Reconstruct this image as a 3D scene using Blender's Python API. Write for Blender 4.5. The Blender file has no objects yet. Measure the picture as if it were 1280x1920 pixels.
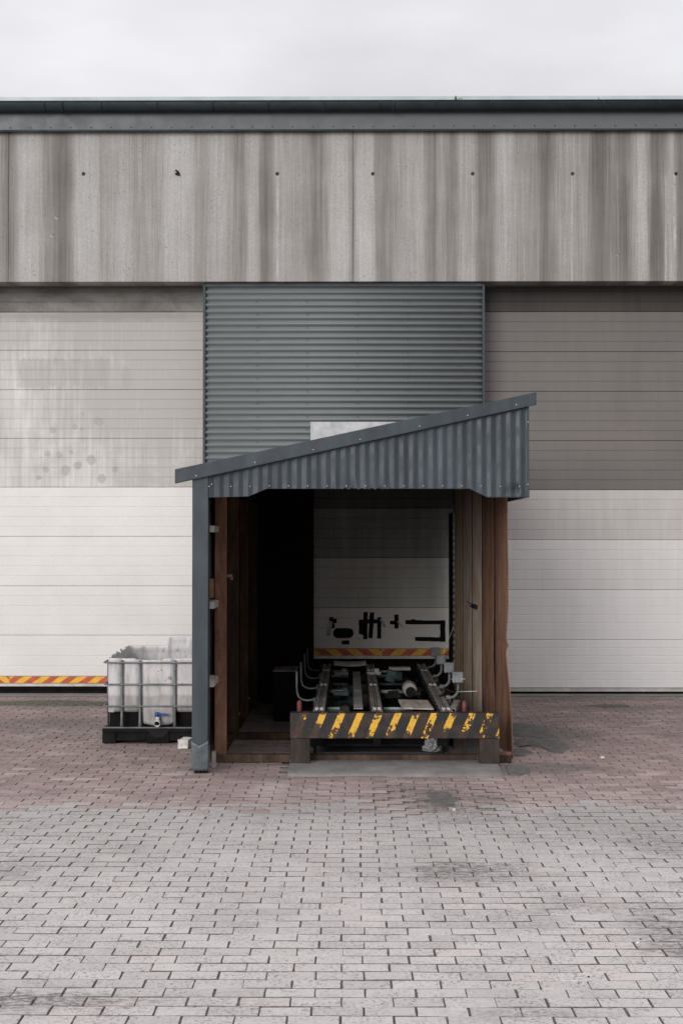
import bpy, bmesh, math, random
from mathutils import Vector, Matrix, noise as mnoise
random.seed(7)
R = math.radians
S = bpy.context.scene
C = S.collection

# ------------------------------------------------------------------ camera, sky, sun, exposure
FPX, CAMZ = 2415.0, 1.8
cam = bpy.data.cameras.new('camera')
cam.sensor_fit = 'VERTICAL'; cam.sensor_height = 36.0
cam.lens = 36.0 * FPX / 1920.0
cam.clip_start = 0.05; cam.clip_end = 2000
camo = bpy.data.objects.new('camera', cam); C.objects.link(camo)
PITCH, YAW = math.atan(45 / FPX), math.atan(16 / FPX)
camo.location = (0, 0, CAMZ)
camo.rotation_euler = (R(90) + PITCH, 0, YAW)
S.camera = camo
CM = camo.rotation_euler.to_matrix()

def at(x, y, Y):
    """point on the vertical plane Y (metres in front of the camera) seen at photo pixel x, y"""
    d = CM @ Vector(((x - 640) / FPX, -(y - 960) / FPX, -1))
    t = Y / d.y
    return Vector((d.x * t, Y, CAMZ + d.z * t))
def gx(x, Y): return at(x, 1005, Y).x
def gz(y, Y, x=640): return at(x, y, Y).z
def pix(p):
    q = CM.transposed() @ (Vector(p) - Vector((0, 0, CAMZ)))
    if q.z >= -0.01: return None
    return 640 + FPX * q.x / -q.z, 960 - FPX * q.y / -q.z

SUN_EL, SUN_AZ = 16.0, 209.0
w = bpy.data.worlds.new('World'); S.world = w; w.use_nodes = True
wt = w.node_tree; wt.nodes.clear()
def wn(t, **k):
    n = wt.nodes.new(t)
    for a, b in k.items(): setattr(n, a, b)
    return n
sky = wn('ShaderNodeTexSky', sky_type='NISHITA', sun_disc=False)
sky.sun_elevation = R(SUN_EL); sky.sun_rotation = R(SUN_AZ)
bg1 = wn('ShaderNodeBackground'); bg1.inputs[1].default_value = 0.10
wt.links.new(sky.outputs[0], bg1.inputs[0])
tc = wn('ShaderNodeTexCoord'); mp = wn('ShaderNodeMapping'); mp.inputs['Scale'].default_value = (1.2, 1.2, 3.2)
mp.inputs['Location'].default_value = (3.1, 0.7, 0.2)
nz = wn('ShaderNodeTexNoise'); nz.inputs['Scale'].default_value = 2.2; nz.inputs['Detail'].default_value = 5; nz.inputs['Roughness'].default_value = 0.5
rp = wn('ShaderNodeValToRGB')
rp.color_ramp.elements[0].position = 0.32; rp.color_ramp.elements[0].color = (0.60, 0.59, 0.62, 1)
rp.color_ramp.elements[1].position = 0.68; rp.color_ramp.elements[1].color = (0.87, 0.855, 0.88, 1)
wt.links.new(tc.outputs['Generated'], mp.inputs[0]); wt.links.new(mp.outputs[0], nz.inputs['Vector']); wt.links.new(nz.outputs[0], rp.inputs[0])
bg2 = wn('ShaderNodeBackground'); bg2.inputs[1].default_value = 1.0
# overcast sky gets brighter towards the zenith (the standard overcast distribution)
sxyz = wn('ShaderNodeSeparateXYZ'); wt.links.new(tc.outputs['Generated'], sxyz.inputs[0])
el = wn('ShaderNodeMath', operation='MULTIPLY_ADD'); el.use_clamp = False
mxz = wn('ShaderNodeMath', operation='MAXIMUM'); wt.links.new(sxyz.outputs[2], mxz.inputs[0]); mxz.inputs[1].default_value = 0.0
wt.links.new(mxz.outputs[0], el.inputs[0]); el.inputs[1].default_value = 1.25; el.inputs[2].default_value = 0.44
wt.links.new(el.outputs[0], bg2.inputs[1])
wt.links.new(rp.outputs[0], bg2.inputs[0])
mxs = wn('ShaderNodeMixShader'); mxs.inputs[0].default_value = 0.95
wt.links.new(bg1.outputs[0], mxs.inputs[1]); wt.links.new(bg2.outputs[0], mxs.inputs[2])
wo = wn('ShaderNodeOutputWorld'); wt.links.new(mxs.outputs[0], wo.inputs[0])

sl = bpy.data.lights.new('sun', 'SUN'); sl.energy = 1.5; sl.angle = R(36); sl.color = (1.0, 0.985, 0.965)
so = bpy.data.objects.new('sun', sl); C.objects.link(so)
so.location = (-5, -8, 14)
az = R(SUN_AZ)
sd = Vector((math.sin(az) * math.cos(R(SUN_EL)), math.cos(az) * math.cos(R(SUN_EL)), math.sin(R(SUN_EL))))
so.rotation_euler = sd.to_track_quat('Z', 'Y').to_euler()

S.view_settings.view_transform = 'Standard'; S.view_settings.look = 'None'
S.view_settings.exposure = 0.33; S.view_settings.gamma = 1.0; S.view_settings.use_curve_mapping = False
S.render.engine = 'CYCLES'

# ------------------------------------------------------------------ material helper
class NT:
    def __init__(s, name, rough=0.6, metal=0.0, spec=0.5):
        s.m = bpy.data.materials.new(name); s.m.use_nodes = True
        s.t = s.m.node_tree; s.b = s.t.nodes['Principled BSDF']
        s.b.inputs['Roughness'].default_value = rough; s.b.inputs['Metallic'].default_value = metal
        s.b.inputs['Specular IOR Level'].default_value = spec
        s._g = None
    def put(s, sock, v):
        if isinstance(v, bpy.types.NodeSocket): s.t.links.new(v, sock)
        elif isinstance(v, (tuple, list)) and len(v) == 3 and sock.type == 'RGBA': sock.default_value = (*v, 1)
        else: sock.default_value = v
    def n(s, t, **k):
        n = s.t.nodes.new(t)
        for a, b in k.items(): setattr(n, a, b)
        return n
    def geo(s):
        if not s._g: s._g = s.n('ShaderNodeNewGeometry')
        return s._g
    def pos(s): return s.geo().outputs['Position']
    def xyz(s, v=None):
        n = s.n('ShaderNodeSeparateXYZ'); s.put(n.inputs[0], v or s.pos()); return n.outputs
    def sc(s, v, k, off=(0, 0, 0)):
        n = s.n('ShaderNodeMapping'); s.put(n.inputs[0], v); n.inputs['Scale'].default_value = k; n.inputs['Location'].default_value = off
        return n.outputs[0]
    def noise(s, scale, detail=4, rough=0.55, v=None, k=None, off=(0, 0, 0), dist=0):
        v = v or s.pos()
        if k: v = s.sc(v, k, off)
        n = s.n('ShaderNodeTexNoise'); s.put(n.inputs['Vector'], v)
        n.inputs['Scale'].default_value = scale; n.inputs['Detail'].default_value = detail
        n.inputs['Roughness'].default_value = rough; n.inputs['Distortion'].default_value = dist
        return n.outputs[0]
    def vor(s, scale, v=None, k=None):
        v = v or s.pos()
        if k: v = s.sc(v, k)
        n = s.n('ShaderNodeTexVoronoi'); s.put(n.inputs['Vector'], v); n.inputs['Scale'].default_value = scale
        return n.outputs['Distance']
    def ma(s, op, a, b=0.0, c=None):
        n = s.n('ShaderNodeMath', operation=op); s.put(n.inputs[0], a); s.put(n.inputs[1], b)
        if c is not None: s.put(n.inputs[2], c)
        return n.outputs[0]
    def rng(s, v, a, b, c=0.0, d=1.0, smooth=True):
        n = s.n('ShaderNodeMapRange'); n.interpolation_type = 'SMOOTHSTEP' if smooth else 'LINEAR'
        s.put(n.inputs[0], v)
        for i, q in enumerate((a, b, c, d)): n.inputs[i + 1].default_value = q
        return n.outputs[0]
    def mix(s, f, a, b, mode='MIX'):
        n = s.n('ShaderNodeMix', data_type='RGBA', blend_type=mode)
        s.put(n.inputs[0], f); s.put(n.inputs[6], a); s.put(n.inputs[7], b); return n.outputs[2]
    def ramp(s, f, stops):
        n = s.n('ShaderNodeValToRGB'); s.put(n.inputs[0], f); e = n.color_ramp.elements
        while len(e) > 1: e.remove(e[-1])
        e[0].position = stops[0][0]; e[0].color = (*stops[0][1], 1)
        for p, c in stops[1:]:
            q = e.new(p); q.color = (*c, 1)
        return n.outputs[0]
    def ell(s, cx, cy, rx, ry, ax=(0, 1), edge=0.35, wob=None):
        """soft elliptical mask (1 inside) round a place, its rim made ragged by wob"""
        o = s.xyz()
        a = s.ma('DIVIDE', s.ma('SUBTRACT', o[ax[0]], cx), rx); b = s.ma('DIVIDE', s.ma('SUBTRACT', o[ax[1]], cy), ry)
        d = s.ma('SQRT', s.ma('ADD', s.ma('MULTIPLY', a, a), s.ma('MULTIPLY', b, b)))
        if wob is not None: d = s.ma('ADD', d, wob)
        return s.rng(d, 1 + edge, 1 - edge)
    def bump(s, h, strength=0.3, dist=0.01):
        n = s.n('ShaderNodeBump'); n.inputs['Strength'].default_value = strength; n.inputs['Distance'].default_value = dist
        s.put(n.inputs['Height'], h); s.t.links.new(n.outputs[0], s.b.inputs['Normal'])
    def col(s, c): s.put(s.b.inputs['Base Color'], c); return s
    def rough(s, r): s.put(s.b.inputs['Roughness'], r)
    def rnd(s):
        n = s.n('ShaderNodeObjectInfo'); v = s.ma('ADD', n.outputs['Random'], s.geo().outputs['Random Per Island'])
        return s.ma('FRACT', s.ma('MULTIPLY', v, 7.13))

def plain(name, c, rough=0.6, metal=0.0, var=0.25, scale=9.0, bump=0.0, k=None, spec=0.5):
    t = NT(name, rough, metal, spec)
    f = t.noise(scale, 5, 0.6, k=k)
    lo = tuple(x * (1 - var) for x in c); hi = tuple(min(1, x * (1 + var)) for x in c)
    t.col(t.mix(t.rng(f, 0.3, 0.7), lo, hi))
    t.rough(t.rng(t.noise(scale * 2.3, 3), 0.3, 0.7, max(0.05, rough - 0.1), min(1, rough + 0.12)))
    if bump: t.bump(t.noise(scale * 6, 4), bump, 0.004)
    return t.m

# ---- concrete of the eaves panels: rain streaks at their own places along the wall
def concrete_panels():
    t = NT('streaked_concrete', 0.9, 0, 0.25)
    o = t.xyz()
    YP = 14.35
    bands = [(-60, .6), (8, .45), (12, .08), (21, .08), (27, .78), (48, .85), (70, .75), (80, .42), (98, .42), (106, .22), (128, .24), (142, .82), (175, .86), (186, .60),
             (216, .66), (232, .82), (246, .55), (300, .62), (312, .84), (356, .80), (366, .50), (384, .52), (398, .76), (430, .72), (438, .30), (457, .36), (464, .80), (484, .78), (489, .18), (510, .26), (518, .84),
             (532, .60)]
    bands2 = [(532, .60), (574, .56), (582, .30), (608, .34), (616, .80), (655, .84), (659, .35), (664, .12), (669, .86), (698, .88), (704, .40), (733, .34), (742, .64), (798, .70), (804, .24), (816, .26),
              (824, .62), (838, .60), (842, .24), (854, .28), (862, .66), (890, .62), (897, .20), (922, .22), (932, .70), (956, .74), (966, .52), (1008, .50), (1014, .20), (1030, .26), (1042, .50)]
    bands3 = [(1042, .50), (1066, .60), (1106, .46), (1116, .12), (1136, .14), (1144, .38), (1160, .36), (1166, .14), (1184, .18), (1193, .80), (1216, .76), (1221, .12), (1246, .14), (1254, .74), (1266, .70), (1272, .2), (1290, .2), (1310, .6), (1400, .4)]
    wob = t.ma('MULTIPLY', t.ma('SUBTRACT', t.noise(1.4, 3, 0.5, k=(5, 1, 0.6)), 0.5), 0.075)
    xx = t.ma('ADD', o[0], wob)
    bs = bands + bands2[1:] + bands3[1:]
    def prof(q):
        for (a, va), (b, vb) in zip(bs, bs[1:]):
            if a <= q <= b: return va + (vb - va) * (q - a) / (b - a)
        return .5
    def soft(q, sg=3.6): return sum(prof(q + d) * math.exp(-(d / sg) ** 2 / 2) for d in range(-14, 15)) / sum(math.exp(-(d / sg) ** 2 / 2) for d in range(-14, 15))
    m = None; e0 = -60
    for k in range(4):
        e1 = e0 + 360; a, b = gx(e0, YP), gx(e1, YP)
        rk = t.ramp(t.rng(xx, a, b, 0, 1, smooth=False), [(i / 30, (soft(e0 + i * 12),) * 3) for i in range(31)])
        m = rk if m is None else t.mix(t.ma('GREATER_THAN', xx, a), m, rk)
        e0 = e1
    m = t.ma('ADD', 0.5, t.ma('MULTIPLY', t.ma('SUBTRACT', m, 0.52), t.rng(t.noise(.9, 3, .5, k=(1.3, 1, .8)), .35, .65, .85, 1.3)))
    fine = t.noise(3.0, 6, 0.65, k=(9, 1, 0.22))
    fine2 = t.noise(9.0, 5, 0.7, k=(9, 1, 0.10), off=(2, 0, 0))
    big = t.noise(1.6, 6, 0.68)
    m2 = t.ma('ADD', m, t.ma('MULTIPLY', t.ma('SUBTRACT', fine, 0.5), 0.75))
    m2 = t.ma('ADD', m2, t.ma('MULTIPLY', t.ma('SUBTRACT', fine2, 0.5), 0.55))
    m2 = t.ma('ADD', m2, t.ma('MULTIPLY', t.ma('SUBTRACT', big, 0.5), 0.45))
    # streaks thin out towards the lower edge, where the wall dries first
    low = t.rng(t.ma('ADD', o[2], t.ma('MULTIPLY', t.noise(2, 3), 0.5)), 4.7, 5.5)
    m2 = t.ma('ADD', t.ma('MULTIPLY', m2, t.rng(low, 0, 1, 0.92, 1.0)), t.rng(low, 0, 1, 0.06, 0.0))
    c = t.ramp(m2, [(0.0, (.125, .115, .106)), (0.25, (.20, .186, .174)), (0.5, (.305, .289, .273)), (0.75, (.41, .397, .382)), (1.0, (.50, .488, .472))])
    for (px, wd, va) in ((444, .016, .32), (520, .018, .55), (335, .012, .5), (700, .010, .42), (886, .010, .5), (1073, .012, .5), (1267, .022, .62), (1160, .01, .3), (1250, .012, .5), (157, .02, .46)):
        dx = t.ma('ADD', t.ma('SUBTRACT', o[0], gx(px, YP)), t.ma('MULTIPLY', t.ma('SUBTRACT', t.noise(2.5, 3, .6, off=(px, 0, 0)), .5), .02))
        ln = t.ma('MULTIPLY', t.rng(t.ma('ABSOLUTE', dx), wd, wd * .3), t.rng(o[2], gz(322, YP), gz(332, YP)))
        ln = t.ma('MULTIPLY', ln, t.rng(t.noise(4, 5, .75, k=(1, 1, .5), off=(px, 1, 0)), .38, .6, .15, .75))
        c = t.mix(ln, c, (va, va * .975, va * .95))
    for (px, py, rr_) in ((104, 408, .04), (95, 442, .035), (141, 515, .02), (1158, 480, .02), (302, 732, .02)):
        cw = t.ma('MULTIPLY', t.ma('SUBTRACT', t.noise(30, 3, .6), .5), 1.6)
        c = t.mix(t.ma('MULTIPLY', t.ell(gx(px, YP), gz(py, YP), rr_ * .6, rr_ * .4, (0, 2), .3, cw), .5), c, (.48, .465, .445)); c = t.mix(t.ma('MULTIPLY', t.ell(gx(px + 3, YP), gz(py - 2, YP), rr_ * .4, rr_ * .3, (0, 2), .2, cw), .8), c, (.12, .11, .10))
    sp = t.noise(70, 4, 0.7); c = t.mix(t.rng(sp, 0.35, 0.65, 0.32, 0), c, (.2, .185, .172))
    pit = t.rng(t.vor(21), 0.16, 0.09); pit = t.ma('MULTIPLY', pit, t.rng(t.noise(5, 2), 0.5, 0.62))
    c = t.mix(t.ma('MULTIPLY', pit, 0.7), c, (.10, .09, .082))
    t.col(c)
    h = t.ma('ADD', t.ma('MULTIPLY', sp, 0.5), t.ma('SUBTRACT', t.noise(14, 4), t.ma('MULTIPLY', pit, 1.5)))
    t.bump(h, 0.25, 0.006)
    return t.m

def dirty_door():
    t = NT('dirty_white_door', 0.5, 0, 0.4)
    o = t.xyz(); YD = 14.7
    clean = t.mix(t.rng(t.noise(2.0, 3), 0.3, 0.7), (.70, .68, .66), (.75, .73, .705))
    z0 = gz(913.5, YD); zt = gz(541, YD); z585 = gz(584.7, YD)
    up = t.rng(o[2], z0 - .004, z0 + .004)
    right = t.rng(o[0], gx(60, YD), gx(350, YD))
    n1 = t.noise(1.3, 5, 0.6, dist=0.4)
    st = t.noise(3.2, 5, 0.6, k=(3.0, 1, 0.35))
    drip = t.noise(7, 4, 0.6, k=(4, 1, 0.16))
    h = t.rng(o[2], z0, zt, 0.0, 1.0, smooth=False)
    f = t.ma('ADD', t.ma('MULTIPLY', h, 0.36), t.ma('MULTIPLY', right, 0.33))
    f = t.ma('ADD', f, t.ma('MULTIPLY', t.ma('SUBTRACT', n1, 0.5), 1.0))
    f = t.ma('ADD', f, t.ma('MULTIPLY', t.ma('SUBTRACT', st, 0.5), 0.55))
    f = t.ma('ADD', f, t.ma('MULTIPLY', t.ma('SUBTRACT', drip, 0.5), 0.55))
    f = t.ma('MULTIPLY', t.rng(f, -0.28, 0.42), up)
    c = t.mix(t.ma('MULTIPLY', f, 0.95), clean, (.415, .395, .37))
    # wash-off patch with drip marks, and round blotches
    w1 = t.ma('MULTIPLY', t.ma('SUBTRACT', drip, 0.5), 1.6)
    w2 = t.ma('MULTIPLY', t.ma('SUBTRACT', t.noise(9, 4, 0.65, k=(2.5, 1, .5)), 0.5), .16)
    p1 = t.ma('MULTIPLY', t.rng(t.ma('ABSOLUTE', t.ma('SUBTRACT', o[0], t.ma('ADD', w2, gx(118, YD)))), .56, .50), t.rng(t.ma('ABSOLUTE', t.ma('SUBTRACT', o[2], t.ma('ADD', t.ma('MULTIPLY', w2, 1.2), gz(699, YD)))), .175, .15))
    p1 = t.ma('MULTIPLY', p1, t.rng(t.noise(10, 4, .6, k=(3, 1, .1)), .3, .65, .45, 1))
    c = t.mix(t.ma('MULTIPLY', p1, 0.48), c, (.325, .315, .295))
    p2 = t.ell(gx(237, YD), gz(708, YD), 0.055, 0.13, (0, 2), 0.25, w1)
    c = t.mix(t.ma('MULTIPLY', p2, 0.45), c, (.36, .34, .315))
    wob = t.ma('MULTIPLY', t.ma('SUBTRACT', t.noise(9, 3), 0.5), 1.2)
    for (px, py, r) in ((183, 790, .055), (172, 862, .055), (190, 897, .05), (154, 775, .018), (98, 806, .035), (133, 847, .024), (88, 851, .035), (110, 854, .045), (122, 882, .055), (86, 880, .04), (145, 872, .045), (140, 800, .03), (72, 895, .03), (152, 804, .024), (215, 880, .035)):
        c = t.mix(t.ma('MULTIPLY', t.ell(gx(px, YD), gz(py, YD), r, r, (0, 2), 0.2, wob), 0.5), c, (.29, .285, .265))
    p3 = t.ell(gx(330, YD), gz(888, YD), 0.60, 0.13, (0, 2), 0.12, wob)
    c = t.mix(t.ma('MULTIPLY', t.ma('MULTIPLY', p3, up), 0.55), c, (.43, .42, .39))
    # pale washed runs starting under two of the joints
    for (xa, xb, ya, yb) in ((120, 290, 735, 800), (60, 330, 665, 735), (150, 350, 592, 656)):
        run = t.rng(t.noise(16, 3, .6, k=(5, 1, .12), off=(ya, 0, 0)), .56, .66)
        bx = t.ell(gx((xa + xb) / 2, YD), gz((ya + yb) / 2, YD), (gx(xb, YD) - gx(xa, YD)) / 2, (gz(ya, YD) - gz(yb, YD)) / 2, (0, 2), .3, wob)
        c = t.mix(t.ma('MULTIPLY', t.ma('MULTIPLY', run, bx), .24), c, (.60, .58, .555))
    # the topmost section: algae grime, darkened further for the shade under the eaves
    top = t.rng(o[2], z585 - .004, z585 + .004)
    c = t.mix(t.ma('MULTIPLY', top, t.rng(t.noise(1.6, 5, 0.65, dist=0.5, k=(1, 1, 2)), 0.3, 0.66, 1.0, 0.6)), c, (.095, .093, .084))
    band = t.ma('MULTIPLY', t.ell(gx(190, YD), gz(592, YD), 1.3, 0.055, (0, 2), 0.5, wob), t.ma('SUBTRACT', 1.0, top))
    c = t.mix(t.ma('MULTIPLY', band, 0.6), c, (.26, .24, .225))
    sp = t.noise(60, 3, 0.7); c = t.mix(t.rng(sp, 0.4, 0.7, 0, 0.12), c, (.4, .37, .34))
    t.col(c); t.bump(t.noise(120, 2), 0.05, 0.002)
    return t.m

def door_paint(name, c, dirt, amt=0.35, left_fade=None):
    t = NT(name, 0.5, 0, 0.4)
    a = t.noise(1.1, 5, 0.6, dist=0.3); b = t.noise(4, 5, 0.6, k=(3, 1, 0.3))
    f = t.rng(t.ma('ADD', t.ma('MULTIPLY', a, 0.6), t.ma('MULTIPLY', b, 0.4)), 0.36, 0.66, 0, amt)
    cc = t.mix(f, c, dirt)
    if left_fade:
        o = t.xyz(); g = t.rng(t.ma('ADD', t.ma('SUBTRACT', o[0], t.ma('MULTIPLY', o[2], 0.9)), t.ma('MULTIPLY', a, 0.5)), left_fade[0], left_fade[1], 0.8, 0.0)
        cc = t.mix(g, cc, dirt)
    sc_ = t.rng(t.noise(3.1, 6, 0.75, k=(1, 1, 2.2)), 0.70, 0.75, 0, 0.35); cc = t.mix(sc_, cc, tuple(min(.8, x * 1.5) for x in c))
    sp = t.noise(60, 3, 0.7); cc = t.mix(t.rng(sp, 0.4, 0.7, 0, 0.12), cc, dirt)
    t.col(cc); t.bump(t.noise(120, 2), 0.05, 0.002)
    return t.m

def rust(name, dark, mid, pale, f0=0.35, f1=0.65, paint=None, streak=0.25):
    t = NT(name, 0.85, 0.0, 0.3)
    a = t.noise(2.6, 6, 0.65, k=(1.6, 1.6, 0.45)); b = t.noise(24, 5, 0.7, k=(1, 1, streak)); g = t.noise(110, 3, 0.7)
    f = t.ma('ADD', t.ma('MULTIPLY', a, 0.55), t.ma('ADD', t.ma('MULTIPLY', b, 0.28), t.ma('MULTIPLY', g, 0.17)))
    c = t.ramp(f, [(f0, dark), ((f0 + f1) / 2, mid), (f1, pale)])
    if paint:
        p = t.rng(t.noise(5, 6, 0.7, off=(4, 2, 1), k=(1, 1, 0.5)), 0.44, 0.58); c = t.mix(t.ma('MULTIPLY', p, 0.8), c, paint)
    t.col(c); t.bump(t.ma('ADD', b, g), 0.3, 0.003)
    return t.m

def hazard_beam_mat(x0, ztop):
    """black paint over rust with chipped yellow slanting stripes"""
    t = NT('chipped_hazard_paint', 0.55, 0, 0.4)
    o = t.xyz()
    a = t.noise(3.0, 6, 0.65); b = t.noise(22, 5, 0.7); g = t.noise(80, 3, 0.7)
    rst = t.ramp(t.ma('ADD', t.ma('MULTIPLY', a, 0.6), t.ma('MULTIPLY', b, 0.4)), [(0.36, (.020, .013, .010)), (0.5, (.055, .030, .022)), (0.64, (.125, .066, .044))])
    blackness = t.rng(t.ma('ADD', t.ma('MULTIPLY', a, 0.5), t.ma('MULTIPLY', t.noise(11, 5, 0.7), 0.5)), 0.44, 0.53)
    front = t.rng(t.geo().outputs['Normal'] and t.xyz(t.geo().outputs['Normal'])[1], -0.2, -0.7)
    s = t.ma('ADD', t.ma('SUBTRACT', o[0], x0), t.ma('MULTIPLY', t.ma('SUBTRACT', ztop, o[2]), 0.42))
    s = t.ma('ADD', s, t.ma('MULTIPLY', t.ma('SUBTRACT', t.noise(2.3, 2, k=(1, 1, .2)), 0.5), 0.05))
    fr = t.ma('FRACT', t.ma('DIVIDE', s, 0.1447))
    wob = t.ma('MULTIPLY', t.ma('SUBTRACT', t.noise(45, 3, 0.6), 0.5), 0.07)
    fr = t.ma('ADD', fr, wob)
    inb = t.ma('MULTIPLY', t.ma('GREATER_THAN', fr, 0.30), t.ma('LESS_THAN', fr, 0.68))
    blk = t.ma('SUBTRACT', 1.0, inb)
    c = t.mix(t.ma('MULTIPLY', t.ma('MULTIPLY', blackness, blk), 0.93), rst, (.0125, .015, .0155))
    wear = t.ma('ADD', t.ma('MULTIPLY', t.noise(7, 4, 0.6, off=(1, 5, 2)), 0.55), t.ma('MULTIPLY', t.noise(30, 4, 0.65, off=(3, 1, 1)), 0.45))
    # more gone towards the left end and along the lower edge
    left = t.rng(o[0], x0 - 0.01, x0 + 0.36, 0.115, 0.0); lowe = t.rng(o[2], ztop - 0.19, ztop - 0.09, 0.085, 0.0); upe = t.rng(o[2], ztop - 0.03, ztop, 0.0, 0.05)
    wear = t.ma('ADD', t.ma('ADD', wear, upe), t.ma('ADD', left, lowe))
    keep = t.rng(wear, 0.55, 0.538)
    yel = t.mix(t.rng(g, 0.4, 0.7), (.74, .43, .045), (.60, .33, .04))
    yel = t.mix(t.rng(t.noise(16, 5, 0.7), 0.5, 0.7, 0, 0.75), yel, (.30, .15, .05))
    c = t.mix(t.ma('MULTIPLY', t.ma('MULTIPLY', inb, keep), front), c, yel)
    t.col(c); t.bump(t.ma('ADD', b, t.ma('MULTIPLY', keep, 0.4)), 0.3, 0.003)
    return t.m

def paver_mat(name, lo, hi, tint, red):
    t = NT(name, 0.92, 0, 0.2)
    r = t.rnd()
    c = t.mix(t.rng(r, 0.0, 1.0, 0, 1, False), lo, hi)
    c = t.mix(t.rng(t.ma('FRACT', t.ma('MULTIPLY', r, 5.3)), 0.86, 0.92, 0, 0.75), c, tint)
    a = t.noise(1.1, 5, 0.6); b = t.noise(28, 5, 0.75); g = t.noise(58, 4, 0.88)
    oy = t.xyz()[1]
    if red: c = t.mix(t.rng(t.ma('ADD', oy, t.ma('MULTIPLY', a, 1.6)), 10.4, 9.3, 0, .55), c, (.44, .375, .358)); c = t.mix(t.rng(t.ma('ADD', oy, t.ma('MULTIPLY', a, 3)), 10.3, 13.5, 0, .45), c, (.22, .172, .160))
    else: c = t.mix(t.rng(t.ma('ADD', oy, t.ma('MULTIPLY', a, 2)), 6.6, 9.8, 0, .6), c, (.33, .312, .300))
    dk = tuple(x * 0.50 for x in lo)
    c = t.mix(t.rng(a, 0.48, 0.72, 0.0, 0.16), c, dk)
    if red:
        c = t.mix(t.rng(t.noise(1.7, 5, 0.6, off=(4, 4, 0), k=(.7, 1.5, 1)), 0.48, 0.66, 0.0, 0.48), c, (.16, .135, .125))
        c = t.mix(t.rng(t.noise(2.2, 4, 0.6, off=(7, 1, 0), k=(1.2, 1.0, 1)), 0.52, 0.70, 0.0, 0.5), c, (.45, .36, .335))
    c = t.mix(t.rng(b, 0.46, 0.72, 0.0, 0.24), c, dk)
    pit = t.ma('MULTIPLY', t.rng(g, 0.53, 0.585), t.rng(t.noise(5, 4, 0.7), 0.38, 0.60, 0.2, 1.0))
    c = t.mix(t.ma('MULTIPLY', pit, 0.72), c, (.10, .088, .082))
    spot = t.ma('ADD', t.ma('MULTIPLY', t.ma('SUBTRACT', t.noise(16, 5, 0.75, k=(.5, 1.6, 1)), 0.5), 3.6), t.ma('MULTIPLY', t.ma('SUBTRACT', t.noise(3, 2), .5), 1.4))
    speck = t.rng(t.noise(34, 5, 0.8, k=(.6, 1.3, 1)), 0.42, 0.58, .12, 1)
    for (px, py, rx, ry, k) in ((860, 1626, .26, .17, .85), (900, 1640, .34, .2, .5), (1262, 1738, .20, .26, .7), (1262, 1775, .16, .1, .7), (20, 1872, .3, .12, .75), (130, 1868, .34, .06, .55), (1240, 1584, .18, .3, .5), (822, 1492, .16, .42, .9), (790, 1478, .25, .3, .55),
                                (860, 1505, .3, .5, .6), (1010, 1895, .3, .08, .35), (360, 1870, .5, .1, .25), (30, 1632, .14, .2, .5), (560, 1510, .5, .35, .25), (1170, 1540, .7, .5, .25), (1080, 1690, .2, .15, .4), (960, 1720, .3, .15, .35)):
        Yg = FPX * CAMZ / (py - 1005)
        c = t.mix(t.ma('MULTIPLY', t.ma('MULTIPLY', t.ell(gx(px, Yg), Yg, rx, ry, (0, 1), 0.6, spot), speck), k), c, (.115, .102, .098))
    if red:
        for (px, py, rx, ry, k) in ((1000, 1375, .5, .75, .75), (985, 1440, .5, .22, .8), (100, 1320, 1.6, .16, .85), (60, 1360, .9, .25, .4), (120, 1352, .5, .2, .5), (1160, 1325, .9, .15, .5), (1000, 1310, 1.8, .22, .35)):
            Yg = FPX * CAMZ / (py - 1005)
            c = t.mix(t.ma('MULTIPLY', t.ell(gx(px, Yg), Yg, rx, ry, (0, 1), 0.45, spot), k), c, (.125, .112, .105))
        for (px, py, rx, ry, k) in ((320, 1450, .10, .06, .55), (160, 1430, .2, .08, .3), (110, 1412, .18, .1, .3), (505, 1480, .12, .3, .35)):
            Yg = FPX * CAMZ / (py - 1005)
            c = t.mix(t.ma('MULTIPLY', t.ell(gx(px, Yg), Yg, rx, ry, (0, 1), 0.5, spot), k), c, (.50, .44, .41))
    t.col(c)
    t.bump(t.ma('SUBTRACT', t.ma('ADD', t.ma('MULTIPLY', b, 0.6), t.ma('MULTIPLY', g, 0.5)), pit), 0.35, 0.004)
    return t.m

M = {}
M['concrete'] = concrete_panels()
M['paver_grey'] = paver_mat('grey_paver', (.448, .424, .411), (.525, .500, .486), (.53, .485, .462), False)
M['paver_red'] = paver_mat('red_paver', (.265, .198, .185), (.365, .280, .262), (.44, .36, .335), True)
M['bed'] = plain('joint_sand', (.13, .112, .103), 1.0, var=0.4, scale=14, bump=0.4)
M['edge'] = plain('joint_dirt', (.155, .13, .118), 1.0, var=0.5, scale=30)
M['ground'] = plain('yard_ground', (.15, .14, .133), 1.0, var=0.3, scale=3)
M['silt'] = plain('grey_silt', (.10, .094, .09), 1.0, var=0.3, scale=13, bump=0.35)
M['soil'] = plain('dark_soil', (.085, .078, .066), 1.0, var=0.45, scale=18, bump=0.6)
def slab_mat():
    t = NT('slab_concrete', 0.9, 0, 0.25)
    a = t.noise(2.2, 6, 0.65); b = t.noise(30, 5, 0.7)
    c = t.ramp(t.ma('ADD', t.ma('MULTIPLY', a, .7), t.ma('MULTIPLY', b, .3)), [(0.34, (.12, .113, .108)), (0.52, (.195, .186, .178)), (0.7, (.28, .268, .258))])
    t.col(c); t.bump(t.ma('ADD', b, t.noise(90, 3)), 0.35, 0.004); return t.m
M['slab'] = slab_mat()
M['door_dirty'] = dirty_door()
M['door_grey'] = door_paint('weathered_grey_door_paint', (.165, .148, .139), (.138, .127, .118), 0.8)
M['door_top'] = door_paint('eaves_shade_door_paint', (.062, .055, .050), (.034, .030, .028), 0.9)  # near-black colour puts the shade under the eaves on this section
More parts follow.
